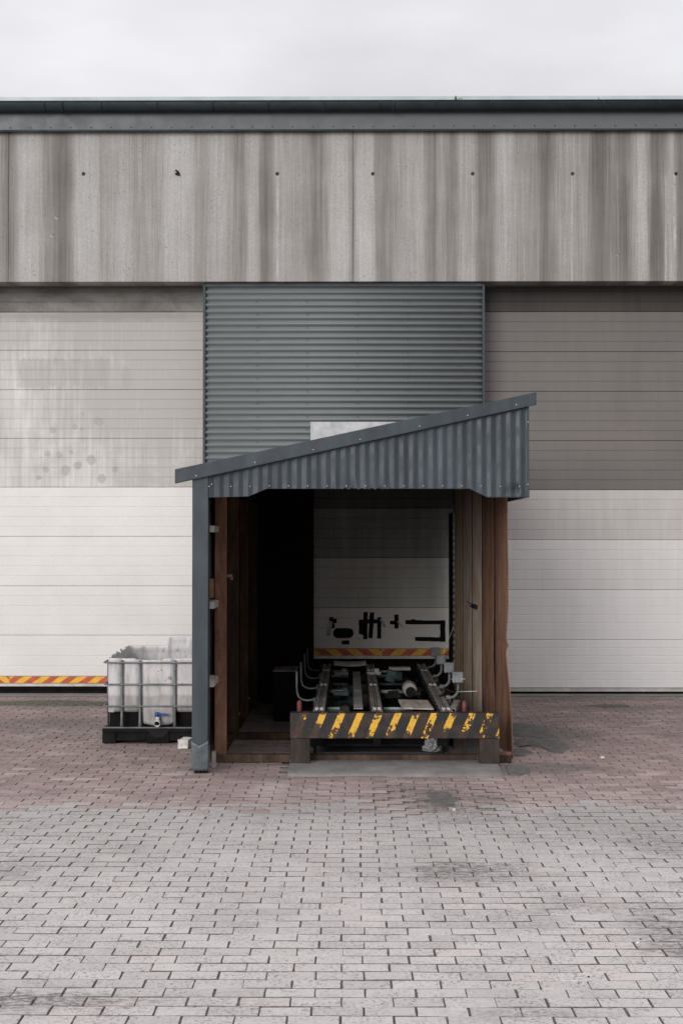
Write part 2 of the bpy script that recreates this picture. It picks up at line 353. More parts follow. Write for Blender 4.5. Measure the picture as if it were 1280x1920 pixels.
M['door_shade_deep'] = door_paint('deep_shade_door_paint', (.085, .083, .078), (.05, .048, .045), 0.9)  # this and the next two: dock door's inner shade painted in, darkest on top
M['door_shade_mid'] = door_paint('mid_shade_door_paint', (.29, .287, .275), (.17, .167, .16), 0.9)
M['door_shade_faint'] = door_paint('faint_shade_door_paint', (.56, .555, .53), (.40, .395, .375), 0.8)
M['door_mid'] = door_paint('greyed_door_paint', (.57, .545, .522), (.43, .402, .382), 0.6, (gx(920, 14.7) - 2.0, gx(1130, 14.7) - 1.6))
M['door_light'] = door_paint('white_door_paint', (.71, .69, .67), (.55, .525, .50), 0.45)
M['door_bottom'] = door_paint('clean_white_door_paint', (.77, .755, .74), (.62, .595, .57), 0.35)
M['slate'] = plain('slate_steel_paint', (.039, .050, .060), 0.48, 0.0, 0.22, 4.0, k=(2, 2, .5), spec=0.4)
def corr_mat():
    t = NT('grey_green_corrugated_steel', 0.6, 0.0, 0.3)
    a = t.noise(1.8, 5, 0.6, k=(1, 1, 1.5)); b = t.noise(14, 4, 0.6, k=(.3, 1, 2))
    t.col(t.mix(t.ma('ADD', t.ma('MULTIPLY', a, .5), t.ma('MULTIPLY', b, .5)), (.138, .156, .16), (.208, .224, .226)))
    t.rough(t.rng(b, .3, .7, .52, .68)); return t.m
M['corr'] = corr_mat()
M['galv'] = plain('galvanised_sheet', (.47, .475, .485), 0.55, 0.1, 0.16, 12, spec=0.4)
M['gutter'] = plain('dark_gutter_paint', (.020, .029, .033), 0.55, 0, 0.25, 4, spec=.25)
M['fascia'] = plain('grey_fascia_paint', (.108, .115, .121), 0.5, 0, 0.035, 3)
M['roof_edge'] = plain('pale_roof_sheet', (.50, .56, .57), 0.4, 0, 0.1, 3)
M['screw'] = plain('screw_head', (.55, .48, .45), 0.4, 0.4, 0.1)
M['dark_screw'] = plain('dark_screw_head', (.03, .033, .036), 0.5, 0, 0.1)
M['white_girt'] = plain('white_girt', (.38, .365, .35), 0.6, 0, 0.2, 6)
M['inner'] = plain('pale_inner_sheet', (.36, .355, .345), 0.6, 0, 0.2, 4)
M['rust_dark'] = rust('dark_rust', (.02, .012, .009), (.05, .028, .018), (.12, .068, .04))
M['rust_col'] = rust('column_rust', (.045, .024, .017), (.165, .082, .054), (.32, .19, .125))
M['rust_mid'] = rust('plate_rust', (.075, .037, .024), (.205, .105, .070), (.32, .19, .135), 0.36, 0.64)
M['rust_pale'] = rust('pale_plate_rust', (.26, .165, .115), (.45, .32, .24), (.55, .46, .38), 0.3, 0.68, paint=(.54, .48, .42))
M['rust_tan'] = rust('tan_plate_rust', (.32, .19, .11), (.52, .35, .21), (.58, .46, .35), 0.3, 0.68, paint=(.56, .46, .34))
M['rust_beam'] = rust('base_beam_rust', (.02, .013, .010), (.055, .034, .025), (.13, .085, .06))
M['rust_post'] = rust('black_post_rust', (.016, .014, .013), (.04, .030, .025), (.09, .065, .048))
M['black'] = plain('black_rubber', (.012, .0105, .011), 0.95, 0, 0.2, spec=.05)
M['dark'] = plain('dark_grime_steel', (.016, .0145, .0145), 0.85, 0, 0.3, spec=.15)
M['tape'] = plain('black_tape', (.010, .009, .009), 0.85, 0, 0.2, spec=.1)
M['tape_back'] = plain('pale_tape_back', (.42, .40, .38), 0.7, 0, 0.2)
M['red'] = plain('red_tape', (.47, .085, .035), 0.5, 0, 0.2, 14)
M['yellow'] = plain('yellow_tape', (.78, .42, .035), 0.5, 0, 0.12, 14)
M['ali'] = plain('dusty_aluminium', (.50, .475, .45), 0.5, 0.2, 0.2, 7)
M['steel'] = plain('greasy_rail_steel', (.27, .25, .235), 0.45, 0.1, 0.4, 9)
M['bolt'] = plain('bright_bolt', (.75, .74, .72), 0.3, 0.6, 0.1)
M['teal'] = plain('worn_teal_paint', (.035, .068, .066), 0.6, 0, 0.5, 12)
M['pale_tube'] = plain('pale_grey_tube', (.30, .325, .315), 0.5, 0.1, 0.4, 12)
M['box'] = plain('grey_junction_box', (.20, .215, .225), 0.5, 0, 0.22, 16)
M['conduit'] = plain('grey_conduit', (.115, .12, .12), 0.5, 0.1, 0.3, 14)
M['red_can'] = plain('faded_red_paint', (.13, .035, .03), 0.6, 0, 0.3, 20)
M['ply'] = plain('weathered_plywood', (.40, .355, .315), 0.85, 0, 0.3, 6, k=(4, .6, 1))
M['splinter'] = plain('split_wood', (.33, .24, .16), 0.9, 0, 0.4, 16, k=(1, 6, 6))
M['white_motor'] = plain('dirty_white_motor', (.27, .26, .25), 0.6, 0, 0.25, 9)
def tank_mat():
    t = NT('dirty_white_polythene', 0.45, 0, 0.4)
    o = t.xyz()
    a = t.noise(3.5, 6, 0.65); b = t.noise(9, 6, 0.7, k=(2.2, 2.2, .5)); g = t.noise(40, 4, .7)
    c = t.mix(t.rng(a, .3, .7), (.62, .61, .615), (.50, .485, .48))
    c = t.mix(t.rng(b, .46, .70, 0, .75), c, (.33, .295, .27))
    low = t.rng(t.ma('ADD', o[2], t.ma('MULTIPLY', t.noise(6, 4, .6), .05)), .45, .42)
    c = t.mix(t.ma('MULTIPLY', low, t.rng(b, .35, .6, .45, .75)), c, (.26, .245, .235))
    c = t.mix(t.ma('MULTIPLY', t.ma('MULTIPLY', t.rng(t.noise(20, 3, .5), .63, .66), t.ell(gx(296, 11.2), gz(1262, 11.2), .17, .11, (0, 2), .4)), .8), c, (.18, .06, .045))
    c = t.mix(t.rng(g, .58, .7, 0, .3), c, (.2, .17, .15))
    t.col(c)
    t.b.inputs['Subsurface Weight'].default_value = 0.0
    return t.m
M['tank'] = tank_mat()
M['cage'] = plain('zinc_cage_tube', (.145, .155, .16), 0.55, 0.2, 0.3, 12)
M['pallet'] = plain('black_pallet_plastic', (.008, .0085, .009), 0.8, 0, 0.4, 8, spec=.15)
M['blue'] = plain('blue_valve_plastic', (.012, .055, .20), 0.45, 0, 0.2)
M['valve'] = plain('grey_valve_spout', (.45, .45, .45), 0.45, 0, 0.3, 30)
M['rubble'] = plain('white_rubble', (.58, .56, .53), 0.9, 0, 0.2, 14, bump=.4)
M['bag'] = plain('clear_crumpled_plastic', (.36, .36, .37), 0.3, 0, 0.25, 18)
M['wrap'] = plain('scuffed_grey_wrap', (.10, .115, .125), 0.35, 0, 0.3, 10)
M['leaf'] = plain('dry_green_leaf', (.075, .105, .045), 0.7, 0, 0.3, 20)
M['paper'] = plain('paper_scrap', (.75, .73, .66), 0.8, 0, 0.1)
M['wire'] = plain('pale_wire', (.6, .6, .58), 0.5, 0.2, 0.1)
M['wall'] = plain('render_wall', (.33, .31, .29), 0.9, 0, 0.2, 2)

# ------------------------------------------------------------------ mesh helper
ORG = {}
class MB:
    def __init__(s): s.v = []; s.f = []; s.mi = []; s.sm = []
    def add(s, vs, fs, m=0, smooth=False):
        o = len(s.v); s.v += [Vector(p) for p in vs]
        for f in fs: s.f.append([i + o for i in f]); s.mi.append(m); s.sm.append(smooth)
        return s
    def box(s, x0, x1, y0, y1, z0, z1, m=0):
        return s.add([(x, y, z) for z in (z0, z1) for y in (y0, y1) for x in (x0, x1)],
                     [(0, 2, 3, 1), (4, 5, 7, 6), (0, 1, 5, 4), (2, 6, 7, 3), (0, 4, 6, 2), (1, 3, 7, 5)], m)
    def obox(s, c, size, rot=None, m=0):
        rot = rot or Matrix.Identity(3); h = Vector(size) / 2; c = Vector(c)
        vs = [c + rot @ Vector((x * h.x, y * h.y, z * h.z)) for z in (-1, 1) for y in (-1, 1) for x in (-1, 1)]
        return s.add(vs, [(0, 2, 3, 1), (4, 5, 7, 6), (0, 1, 5, 4), (2, 6, 7, 3), (0, 4, 6, 2), (1, 3, 7, 5)], m)
    def prism(s, pts, d, m=0):
        """closed outline of 3-D points pushed along the vector d"""
        n = len(pts); d = Vector(d); a = [Vector(p) for p in pts]
        vs = a + [p + d for p in a]
        fs = [tuple(range(n))[::-1], tuple(range(n, 2 * n))] + [(i, (i + 1) % n, n + (i + 1) % n, n + i) for i in range(n)]
        return s.add(vs, fs, m)
    def tube(s, pts, r, n=8, m=0, caps=True, rr=None):
        pts = [Vector(p) for p in pts]; vs = []; k = len(pts)
        up = None
        for i, p in enumerate(pts):
            t = (pts[min(i + 1, k - 1)] - pts[max(i - 1, 0)]).normalized()
            if up is None: up = Vector((0, 0, 1)) if abs(t.z) < .9 else Vector((0, 1, 0))
            a = t.cross(up).normalized(); b = a.cross(t).normalized(); up = b
            q = rr[i] if rr else r
            vs += [p + q * (math.cos(2 * math.pi * j / n) * a + math.sin(2 * math.pi * j / n) * b) for j in range(n)]
        fs = [(i * n + j, i * n + (j + 1) % n, (i + 1) * n + (j + 1) % n, (i + 1) * n + j) for i in range(k - 1) for j in range(n)]
        s.add(vs, fs, m, True)
        if caps:
            o = len(s.v) - len(vs)
            s.f += [[o + j for j in range(n)][::-1], [o + (k - 1) * n + j for j in range(n)]]; s.mi += [m, m]; s.sm += [False, False]
        return s
    def grid(s, fn, nu, nv, m=0, smooth=True):
        vs = [fn(i / (nu - 1), j / (nv - 1)) for j in range(nv) for i in range(nu)]
        return s.add(vs, [(j * nu + i, j * nu + i + 1, (j + 1) * nu + i + 1, (j + 1) * nu + i) for j in range(nv - 1) for i in range(nu - 1)], m, smooth)
    def build(s, name, mats, parent=None, org=None, bevel=0.0, solid=0.0, fix=True):
        po = ORG.get(parent, Vector((0, 0, 0))) if parent else Vector((0, 0, 0))
        org = Vector(org) if org is not None else po
        me = bpy.data.meshes.new(name)
        me.from_pydata([tuple(p - org) for p in s.v], [], s.f)
        for mt in (mats if isinstance(mats, (list, tuple)) else [mats]): me.materials.append(mt)
        me.polygons.foreach_set('material_index', s.mi); me.polygons.foreach_set('use_smooth', s.sm)
        if fix:
            b = bmesh.new(); b.from_mesh(me); bmesh.ops.recalc_face_normals(b, faces=b.faces); b.to_mesh(me); b.free()
        me.update()
        o = bpy.data.objects.new(name, me); C.objects.link(o); ORG[o] = org
        o.location = org - po
        if parent: o.parent = parent
        if bevel:
            q = o.modifiers.new('bevel', 'BEVEL'); q.width = bevel; q.segments = 2; q.limit_method = 'ANGLE'; q.angle_limit = R(40)
        if solid:
            q = o.modifiers.new('solid', 'SOLIDIFY'); q.thickness = solid; q.offset = 0
        return o
def tag(o, label=None, cat=None, group=None, kind=None):
    for k, v in (('label', label), ('category', cat), ('group', group), ('kind', kind)):
        if v: o[k] = v
    return o
def thing(name, loc, label, cat, group=None):
    o = bpy.data.objects.new(name, None); C.objects.link(o); o.location = loc; ORG[o] = Vector(loc); o.empty_display_size = .2
    return tag(o, label, cat, group)
def rep(o, off):
    """a copy of a part (sharing its mesh) shifted by off, under the same parent"""
    c = o.copy(); C.objects.link(c); c.location = o.location + Vector(off); ORG[c] = ORG[o] + Vector(off); return c
def gap(v, k): return random.uniform(-v, v) * k

# ------------------------------------------------------------------ ground, paving
def sag(x, y):
    h = -0.030 * math.exp(-((x - .62) / .38) ** 2 - ((y - 8.85) / .65) ** 2)
    h += 0.012 * math.exp(-((x - .1) / .5) ** 2 - ((y - 9.2) / .5) ** 2)
    h += 0.010 * (mnoise.noise(Vector((x * .7, y * .7, 3))))
    return h * min(1, max(0, (y - 4.2) / 2))
g = MB().box(-300, 300, -60, 600, -0.5, -0.09); tag(g.build('ground', M['ground']), kind='structure')

BL, BP, Y0, X0 = 0.1984, 0.0988, 4.769, -0.039
PX0, PX1, PY0, PY1 = -6.6, 6.4, 2.3, 14.62
bed = MB().grid(lambda u, v: (PX0 + (PX1 - PX0) * u, PY0 + (PY1 - PY0) * v, sag(PX0 + (PX1 - PX0) * u, PY0 + (PY1 - PY0) * v) - 0.0065), 60, 60)
pav = tag(bed.build('pavement', M['bed'], fix=False), kind='structure')

def brick_shape(L, W, H, rs, b=0.0022):
    """paver with worn top edges: skirt, bevel ring and a slightly uneven top"""
    j = lambda k: rs.uniform(-k, k)
    h, w = L / 2, W / 2
    low = [(-h, -w, -H), (h, -w, -H), (h, w, -H), (-h, w, -H)]
    def ring(ins, z, n=0.0):
        pts = []
        for (ax, ay, bx, by) in ((-1, -1, 1, -1), (1, -1, 1, 1), (1, 1, -1, 1), (-1, 1, -1, -1)):
            for k in (0.0, 0.5):
                x = (ax + (bx - ax) * k) * (h - ins); y = (ay + (by - ay) * k) * (w - ins)
                pts.append((x + j(n), y + j(n), z + j(n * .35)))
        return pts
    r0 = ring(0, -H); r1 = ring(0, -b * 1.1, .0014); r2 = ring(b, 0, .0016)
    vs = r0 + r1 + r2
    fs = []
    for k in range(8):
        n = (k + 1) % 8
        fs += [(k, n, 8 + n, 8 + k), (8 + k, 8 + n, 16 + n, 16 + k)]
    fs.append(tuple(range(16, 24)))
    return vs, fs, [1, 1 if rs.random() < .85 else 0] * 8 + [0]
rs = random.Random(5)
variants = []
for k in range(8):
    m_ = MB(); v_, f_, i_ = brick_shape(BL - .0042, BP - .0034, 0.05, rs); m_.add(v_, f_)
    me = bpy.data.meshes.new('paver'); me.from_pydata([tuple(p) for p in m_.v], [], m_.f); me.materials.append(M['paver_grey']); me.materials.append(M['edge']); me.polygons.foreach_set('material_index', i_); variants.append(me)
cells = []
nr0 = int((PY0 - Y0) / BP); nr1 = int((PY1 - Y0) / BP)
for r in range(nr0, nr1):
    yc = Y0 + (r + .5) * BP
    off = X0 + (BL / 2 if r % 2 else 0) + random.uniform(-.009, .009)
    n0 = int((PX0 - off) / BL); n1 = int((PX1 - off) / BL)
    for k in range(n0, n1):
        xc = off + (k + .5) * BL + random.uniform(-.0025, .0025)
        if -0.47 < xc < 1.15 and 9.68 < yc: continue           # the slab lies here
        if yc > 13.9 and -1.8 < xc < 1.6: continue
        if yc > 14.45: continue
        cells.append((r, xc, yc + random.uniform(-.0014, .0014)))
red_row = 39
vis = []
for c in cells:
    p = pix((c[1], c[2], 0))
    if p and -20 < p[0] < 1300 and 1400 < p[1] < 1935: vis.append(c)
vis.sort(key=lambda c: c[2])
single = set((c[0], c[1]) for c in vis[:300])
st = MB()
for c in cells:
    r, x, y = c
    tilt = (random.gauss(0, .006), random.gauss(0, .005), random.gauss(0, .005))
    z = sag(x, y) + random.gauss(0, .0008)
    if (r, x) in single:
        o = bpy.data.objects.new('paver', random.choice(variants)); C.objects.link(o); o.parent = pav
        o.location = (x, y, z); o.rotation_euler = tilt
    else:
        v_, f_, i_ = brick_shape(BL - .0042 - random.random() * .002, BP - .0034, 0.03, rs)
        mt = Matrix.Translation((x, y, z)) @ Matrix.Rotation(tilt[2], 4, 'Z') @ Matrix.Rotation(tilt[0], 4, 'X') @ Matrix.Rotation(tilt[1], 4, 'Y')
        # the back of the yard is laid in red pavers
        st.add([mt @ Vector(p) for p in v_], f_, 1 if random.random() < {36: .06, 37: .15, 38: .35, 39: .68, 40: .88}.get(r, 1 if r > 40 else 0) else 0); st.mi[-17:] = [2 if q else st.mi[-1] for q in i_]
so_ = st.build('pavers', [M['paver_grey'], M['paver_red'], M['edge']], pav, fix=False); tag(so_, kind='stuff')

# concrete slab in front of and under the conveyor
sb = MB()
sx0, sx1, sy0 = gx(538, 9.66), gx(945, 9.66), 9.655
def slab_fn(u, v):
    x = sx0 + (sx1 - sx0) * u + (0.010 * mnoise.noise(Vector((v * 9, u * 3, 0)))); y = sy0 + (13.95 - sy0) * v ** 1.6 + 0.008 * mnoise.noise(Vector((u * 11, 2, 0)))
    if v == 0: return (x, y, -0.012)
    return (x, y, min(.012, 0.004 + v * .1) + 0.005 * mnoise.noise(Vector((x * 3, y * 3, 0))))
sb.grid(slab_fn, 40, 26)
tag(sb.build('concrete_slab', M['slab'], solid=.02), kind='structure')

def patch(name, mat, outline, hmax, label_kind='stuff', n=46):
    """low spread of silt lying over the pavers: thickest in the middle, thin ragged rim"""
    cx = sum(p[0] for p in outline) / len(outline); cy = sum(p[1] for p in outline) / len(outline)
    m = MB(); vs = [(cx, cy, sag(cx, cy) + hmax)]; fs = []
    pts = []
    k = len(outline)
    for i in range(n):
        t = i / n * k; a = outline[int(t) % k]; b = outline[(int(t) + 1) % k]; u = t - int(t); u = u * u * (3 - 2 * u) * .5 + u * .5
        x = a[0] + (b[0] - a[0]) * u; y = a[1] + (b[1] - a[1]) * u
        q = 1 + .16 * mnoise.noise(Vector((x * 9, y * 9, 1))) + .10 * mnoise.noise(Vector((x * 27, y * 27, 1)))
        pts.append((cx + (x - cx) * q, cy + (y - cy) * q))
    R_ = (0.35, 0.65, 0.86, 1.0); H_ = (1.0, .9, .65, -.6)
    for q, hh in zip(R_, H_):
        for (x, y) in pts:
            xx, yy = cx + (x - cx) * q, cy + (y - cy) * q
            vs.append((xx, yy, sag(xx, yy) + hmax * hh + .0016 * mnoise.noise(Vector((xx * 14, yy * 14, 5)))))
    for i in range(n): fs.append((0, 1 + i, 1 + (i + 1) % n))
    for q in range(3):
        for i in range(n):
            a, b = 1 + q * n + i, 1 + q * n + (i + 1) % n
            fs.append((a, b, b + n, a + n))
    m.add(vs, fs, 0, True)
    return tag(m.build(name, mat), kind=label_kind)
def G(x, y):
    Yg = FPX * CAMZ / (y - 1005); return (gx(x, Yg), Yg)
patch('silt', M['silt'], [G(948, 1352), G(985, 1354), G(1030, 1366), G(1052, 1380), G(1020, 1385), G(985, 1382), G(950, 1378)], .014)
patch('silt', M['silt'], [G(958, 1385), G(1010, 1384), G(1050, 1388), G(1072, 1400), G(1055, 1412), G(1035, 1410), G(1015, 1401), G(985, 1398), G(958, 1400)], .014)
patch('silt', M['silt'], [G(958, 1402), G(985, 1402), G(1000, 1410), G(985, 1416), G(958, 1417)], .012)
patch('silt', M['silt'], [G(944, 1432), G(985, 1434), G(995, 1446), G(970, 1456), G(950, 1456)], .013)
patch('silt', M['silt'], [G(800, 1480), G(838, 1478), G(860, 1492), G(850, 1506), G(815, 1505), G(792, 1494)], .0055)
patch('soil', M['soil'], [G(-200, 1316), G(0, 1316), G(70, 1313), G(120, 1312), G(200, 1315), G(260, 1318), G(200, 1323), G(100, 1322), G(0, 1322), G(-200, 1324)], .012, n=90)
patch('soil', M['soil'], [G(1090, 1321), G(1130, 1319), G(1180, 1320), G(1180, 1325), G(1130, 1327)], .006)

# ------------------------------------------------------------------ warehouse
YL, YD, YC = 14.35, 14.72, 14.43        # eaves panels, doors, middle cladding
wh = thing('warehouse', (0, YD, 0), 'concrete panelled warehouse with two large sectional doors and a dark gutter', 'building')
zb, zt = gz(528, YL), gz(243, YL)
# precast panels with a recessed joint between, tie holes cut through the face
joints = [gx(-634, YL), gx(14, YL), gx(662, YL), gx(1312, YL), gx(1960, YL)]
hole_px = [157, 334, 520, 699, 886, 1073, 1267]
def cut(o, cyls):
    m = MB()
    for (p, r) in cyls: m.tube([p + Vector((0, -.05, 0)), p + Vector((0, .05, 0))], r, 14)
    c = m.build('cutter', M['dark'])
    c.location = (0, 0, 0)
    q = o.modifiers.new('holes', 'BOOLEAN'); q.object = c; q.operation = 'DIFFERENCE'; q.solver = 'EXACT'
    bpy.context.view_layer.update()
    dg = bpy.context.evaluated_depsgraph_get()
    me = bpy.data.meshes.new_from_object(o.evaluated_get(dg))
    o.modifiers.clear(); old = o.data; o.data = me; me.name = old.name
    ORG.pop(c, None); bpy.data.objects.remove(c)
for i in range(len(joints) - 1):
    a, b = joints[i] + .003, joints[i + 1] - .003
    o = MB().box(a, b, YL, YL + .22, zb, zt).build('concrete_panel', M['concrete'], wh)
    hs = [(at(px, 326, YL), .021) for px in hole_px if a < gx(px, YL) < b]
    if hs: cut(o, hs)
    q = o.modifiers.new('bevel', 'BEVEL'); q.width = .006; q.segments = 2; q.limit_method = 'ANGLE'; q.angle_limit = R(60)
for jx in joints[1:-1]: MB().box(jx - .0025, jx + .0025, YL + .008, YL + .2, zb + .004, zt - .01).build('joint_filler', M['concrete'], wh)
p = at(334, 325, YL); rb = MB()
for k in range(4): rb.tube([p + Vector((gap(.02, 1), .02, gap(.02, 1))), p + Vector((gap(.03, 1), -.018, gap(.03, 1)))], .009, 6)
rb.build('rusty_tie', M['rust_dark'], wh)
# main envelope behind
env = MB()
env.box(joints[0], joints[-1], YL + .225, YL + .30, zt - .3, zt + .18)
env.box(joints[0], joints[0] + .3, YD + .1, 30, 0, zt); env.box(joints[-1] - .3, joints[-1], YD + .1, 30, 0, zt); env.box(joints[0] + .31, joints[-1] - .31, 29.7, 30, 0, zt)
env.box(joints[0], -6.21, YL + .23, YD + .09, 0, zb + .4); env.box(6.21, joints[-1], YL + .23, YD + .09, 0, zb + .4)
env.build('wall', M['wall'], wh)
MB().box(joints[0], joints[-1], YL + .23, YD + .2, zb + .012, zb + .10).build('soffit', M['slab'], wh)
# pier behind the shelter
PXa, PXb = gx(381, YC), gx(908, YC)
MB().box(PXa + .012, PXb - .012, YC + .06, YD + .3, 0, zb).build('pier', M['dark'], wh)
# fascia, gutter, roof
YF = YL - .05
fz0, fz1 = gz(244, YF), gz(203, YF)
MB().box(joints[0], joints[-1], YF, YL + .2, fz0, fz1 + .03).build('fascia', M['fascia'], wh, bevel=.004)
MB().box(joints[0], joints[-1], YF - .012, YF - .001, fz0 - .012, fz0 + .008).build('drip_edge', M['gutter'], wh)
sc = MB()
for k in range(-30, 66):
    q = at(20 + k * 37.75, 238.5 - (k * 37.75) / 1280 * 5 + 1, YF); sc.tube([q + Vector((0, .002, 0)), q + Vector((0, -.008, 0))], .007, 7)
tag(sc.build('fascia_screws', M['dark_screw'], wh), kind='stuff')
gr = .062; YG = YF - gr - .006; gzt = gz(190.5, YG)
gm = MB()
def gut(u, v):
    a = math.pi * (1.0 - v); rr = gr
    return (joints[0] + (joints[-1] - joints[0]) * u, YG - rr * math.cos(math.pi - a) * 1.0, gzt - .012 - rr * 1.45 * math.sin(a))
gm.grid(gut, 2, 15)
go = gm.build('gutter', M['gutter'], wh, solid=.004)
MB().tube([(joints[0], YG - gr, gzt - .010), (joints[-1], YG - gr, gzt - .010)], .008, 8).build('gutter_bead', M['gutter'], go)
br = MB()
for k in range(15):
    xk = gx(-230 + k * 104.7 if k != 3 else 82, YG)
    br.tube([(xk, YG - (gr + .004) * math.cos(a), gzt - .010 - (gr * 1.45 + .004) * math.sin(a)) for a in [math.pi * j / 10 for j in range(11)]], .0075, 6)
for px in (115, 738):
    xk = gx(px, YG); br.tube([(xk, YG - (gr + .005) * math.cos(a), gzt - .010 - (gr * 1.45 + .006) * math.sin(a)) for a in [math.pi * j / 10 for j in range(8)]], .013, 6)
tag(br.build('gutter_brackets', M['gutter'], go), kind='stuff')
zr = gz(183, YG + .03)
rf = MB(); rf.add([(joints[0], YG - .01, zr - .022), (joints[-1], YG - .01, zr - .022), (joints[-1], 30, zr + 1.6), (joints[0], 30, zr + 1.6)], [(0, 1, 2, 3)])
rf.build('roof', M['roof_edge'], wh, solid=.045)
# sectional doors
def section(x0, x1, za, zb_, nb, Y, lip=.005):
    """one insulated door section: nb flat bands with pressed grooves between"""
    prof = []
    H = za - zb_; top = za - .001; bot = zb_ + .0012
    prof.append((Y + .04, top)); prof.append((Y + .004, top)); prof.append((Y, top - .004))
    for k in range(1, nb):
        zc = top - (top - bot) * k / nb
        prof += [(Y + .0005, zc + .006), (Y + .0045, zc + .003), (Y + .0045, zc - .001), (Y - .0005, zc - .004)]
    prof += [(Y + .001, bot + .006), (Y + .008, bot), (Y + .04, bot)]
    n = len(prof)
    vs = [(x0, y, z) for y, z in prof] + [(x1, y, z) for y, z in prof]
    fs = [(i, n + i, n + i + 1, i + 1) for i in range(n - 1)] + [(n - 1, 2 * n - 1, n, 0), tuple(range(n)), tuple(range(n, 2 * n))[::-1]]
    return MB().add(vs, fs)
def hazard(x0, x1, z0, z1, Y, pitch, slant, xv, th=.003):
    """strip of red and yellow tape, the slant turning over at xv"""
    m = MB(); z1_, z0_ = z1, z0
    # clip sloping bands by walking x in small pieces per half
    def band(a, b, sgn, lo, hi, mi):
        # quad with bottom a..b, top shifted by sgn*slant, clipped to lo..hi
        poly = [(a, z0), (b, z0), (b + sgn * slant, z1), (a + sgn * slant, z1)]
        def clip(P, xl, keep_gt):
            out = []
            for i in range(len(P)):
                p, q = P[i], P[(i + 1) % len(P)]
                ip = p[0] >= xl if keep_gt else p[0] <= xl; iq = q[0] >= xl if keep_gt else q[0] <= xl
                if ip: out.append(p)
                if ip != iq:
                    t = (xl - p[0]) / (q[0] - p[0]); out.append((xl, p[1] + t * (q[1] - p[1])))
            return out
        P = clip(poly, lo, True)
        if P: P = clip(P, hi, False)
        if len(P) >= 3: m.prism([(x, Y - th, z) for x, z in P], (0, th, 0), mi)
    for lo, hi, sgn in ((x0, min(xv, x1), -1), (max(xv, x0), x1, 1)):
        if hi <= lo: continue
        k = -60
        for k in range(-60, 61):
            a = xv + k * pitch / 2 - (slant / 2 if sgn > 0 else -slant / 2)
            band(a, a + pitch / 2, sgn, lo, hi, k % 2)
    return m
def door(name, x0, x1, ys, nbs, mats, Y, label):
    d = MB()
    zbot = gz(ys[-1], Y)
    d.box(x0, x1, Y + .045, Y + .10, zbot, gz(ys[0], Y))
    o = d.build(name, M['wall'], wh); 
    if label: o['label'] = label
    for i in range(len(ys) - 1):
        section(x0, x1, gz(ys[i], Y), gz(ys[i + 1], Y), nbs[i], Y).build('door_panel', mats[i], o)
    return o
zs = gz(535, YD)
dl = door('sectional_door', -6.2, PXa + .01, [528, 584.7, 656.5, 730.5, 822, 913.5, 1006, 1099, 1191.5, 1268.5, 1281.5], [3, 4, 4, 5, 5, 5, 5, 5, 4, 1], [M['door_dirty']] * 9 + [M['ali']], YD,
          'white sectional door on the left, grey grime over its upper half')
hz = hazard(gx(-330, YD), gx(378, YD), gz(1281, YD), gz(1268.8, YD), YD - .001, .208, .105, gx(20, YD)); hz.build('hazard_strip', [M['red'], M['yellow']], dl)
MB().box(-6.2, PXa + .01, YD - .012, YD + .04, gz(1287, YD), gz(1281.8, YD)).build('bottom_rail', M['ali'], dl)
sl_ = MB(); sl_.box(-6.2, PXa + .01, YD + .012, YD + .05, gz(1301, YD), gz(1287.2, YD))
sl_.tube([(-6.2, YD + .008, gz(1292.5, YD)), (PXa, YD + .008, gz(1292.5, YD))], .010, 8); sl_.build('rubber_seal', M['black'], dl)
dr = door('sectional_door', PXb - .01, 6.2, [528, 585, 660, 734.5, 826.7, 919, 1012.5, 1106, 1199.5, 1289.5], [3, 4, 4, 5, 5, 5, 5, 6, 6], [M['door_top']] + [M['door_grey']] * 4 + [M['door_mid'], M['door_light'], M['door_bottom'], M['door_bottom']], YD,
          'sectional door on the right, upper panels brown grey and lower ones white')
MB().box(PXb - .01, 6.2, YD - .012, YD + .04, gz(1296, YD), gz(1290, YD)).build('bottom_rail', M['ali'], dr)
MB().box(PXb - .01, 6.2, YD + .012, YD + .05, gz(1303.5, YD), gz(1296.3, YD)).build('rubber_seal', M['black'], dr)
for a, b in ((-6.2, PXa + .01), (PXb - .01, 6.2)):
    MB().box(a, b, YD - .16, YD + .1, -.08, .004).build('threshold', M['slab'], wh, bevel=.004)
# dock door in the middle, inside the shelter
YI = 14.28
ix0, ix1 = gx(588, YI), gx(850, YI)
di = door('dock_door', ix0, ix1, [860, 953, 1046, 1139.5, 1216.5, 1229], [5, 5, 5, 4, 1], [M['door_shade_deep'], M['door_shade_mid'], M['door_shade_faint'], M['door_light'], M['ali']], YI, 'white dock door with torn black tape')
hz = hazard(ix0, ix1, gz(1229, YI), gz(1216.8, YI), YI - .001, .236, .085, gx(716, YI)); hz.build('hazard_strip', [M['red'], M['yellow']], di)
MB().box(ix0, ix1, YI - .012, YI + .04, gz(1235, YI), gz(1229.3, YI)).build('bottom_rail', M['ali'], di)
def T(x, y): return at(520 + x / 2.909, 1120 + y / 2.909, YI)
tp = []
def tape(x0, y0, x1, y1, w, mat='tape', off=.004, curl=0.0):
    """a strip of tape from one end to the other, its loose end standing off the door"""
    a, b = T(x0, y0), T(x1, y1); d = (b - a).normalized(); n = Vector((-d.z, 0, d.x)); hw = w / 2.909 / FPX * YI / 2
    pts = []
    for k in range(7):
        p_ = a.lerp(b, k / 6); e = Vector((0, -off - curl * (k / 6) ** 2, 0)); j = gap(.0022, 1)
        pts.append((p_ + n * (hw + j) + e, p_ - n * (hw + gap(.0022, 1)) + e))
    m = MB(); vs = [q for pr in pts for q in pr]; m.add(vs, [(2 * k, 2 * k + 1, 2 * k + 3, 2 * k + 2) for k in range(6)])
    return m.build('tape', M[mat], di, solid=.0016)
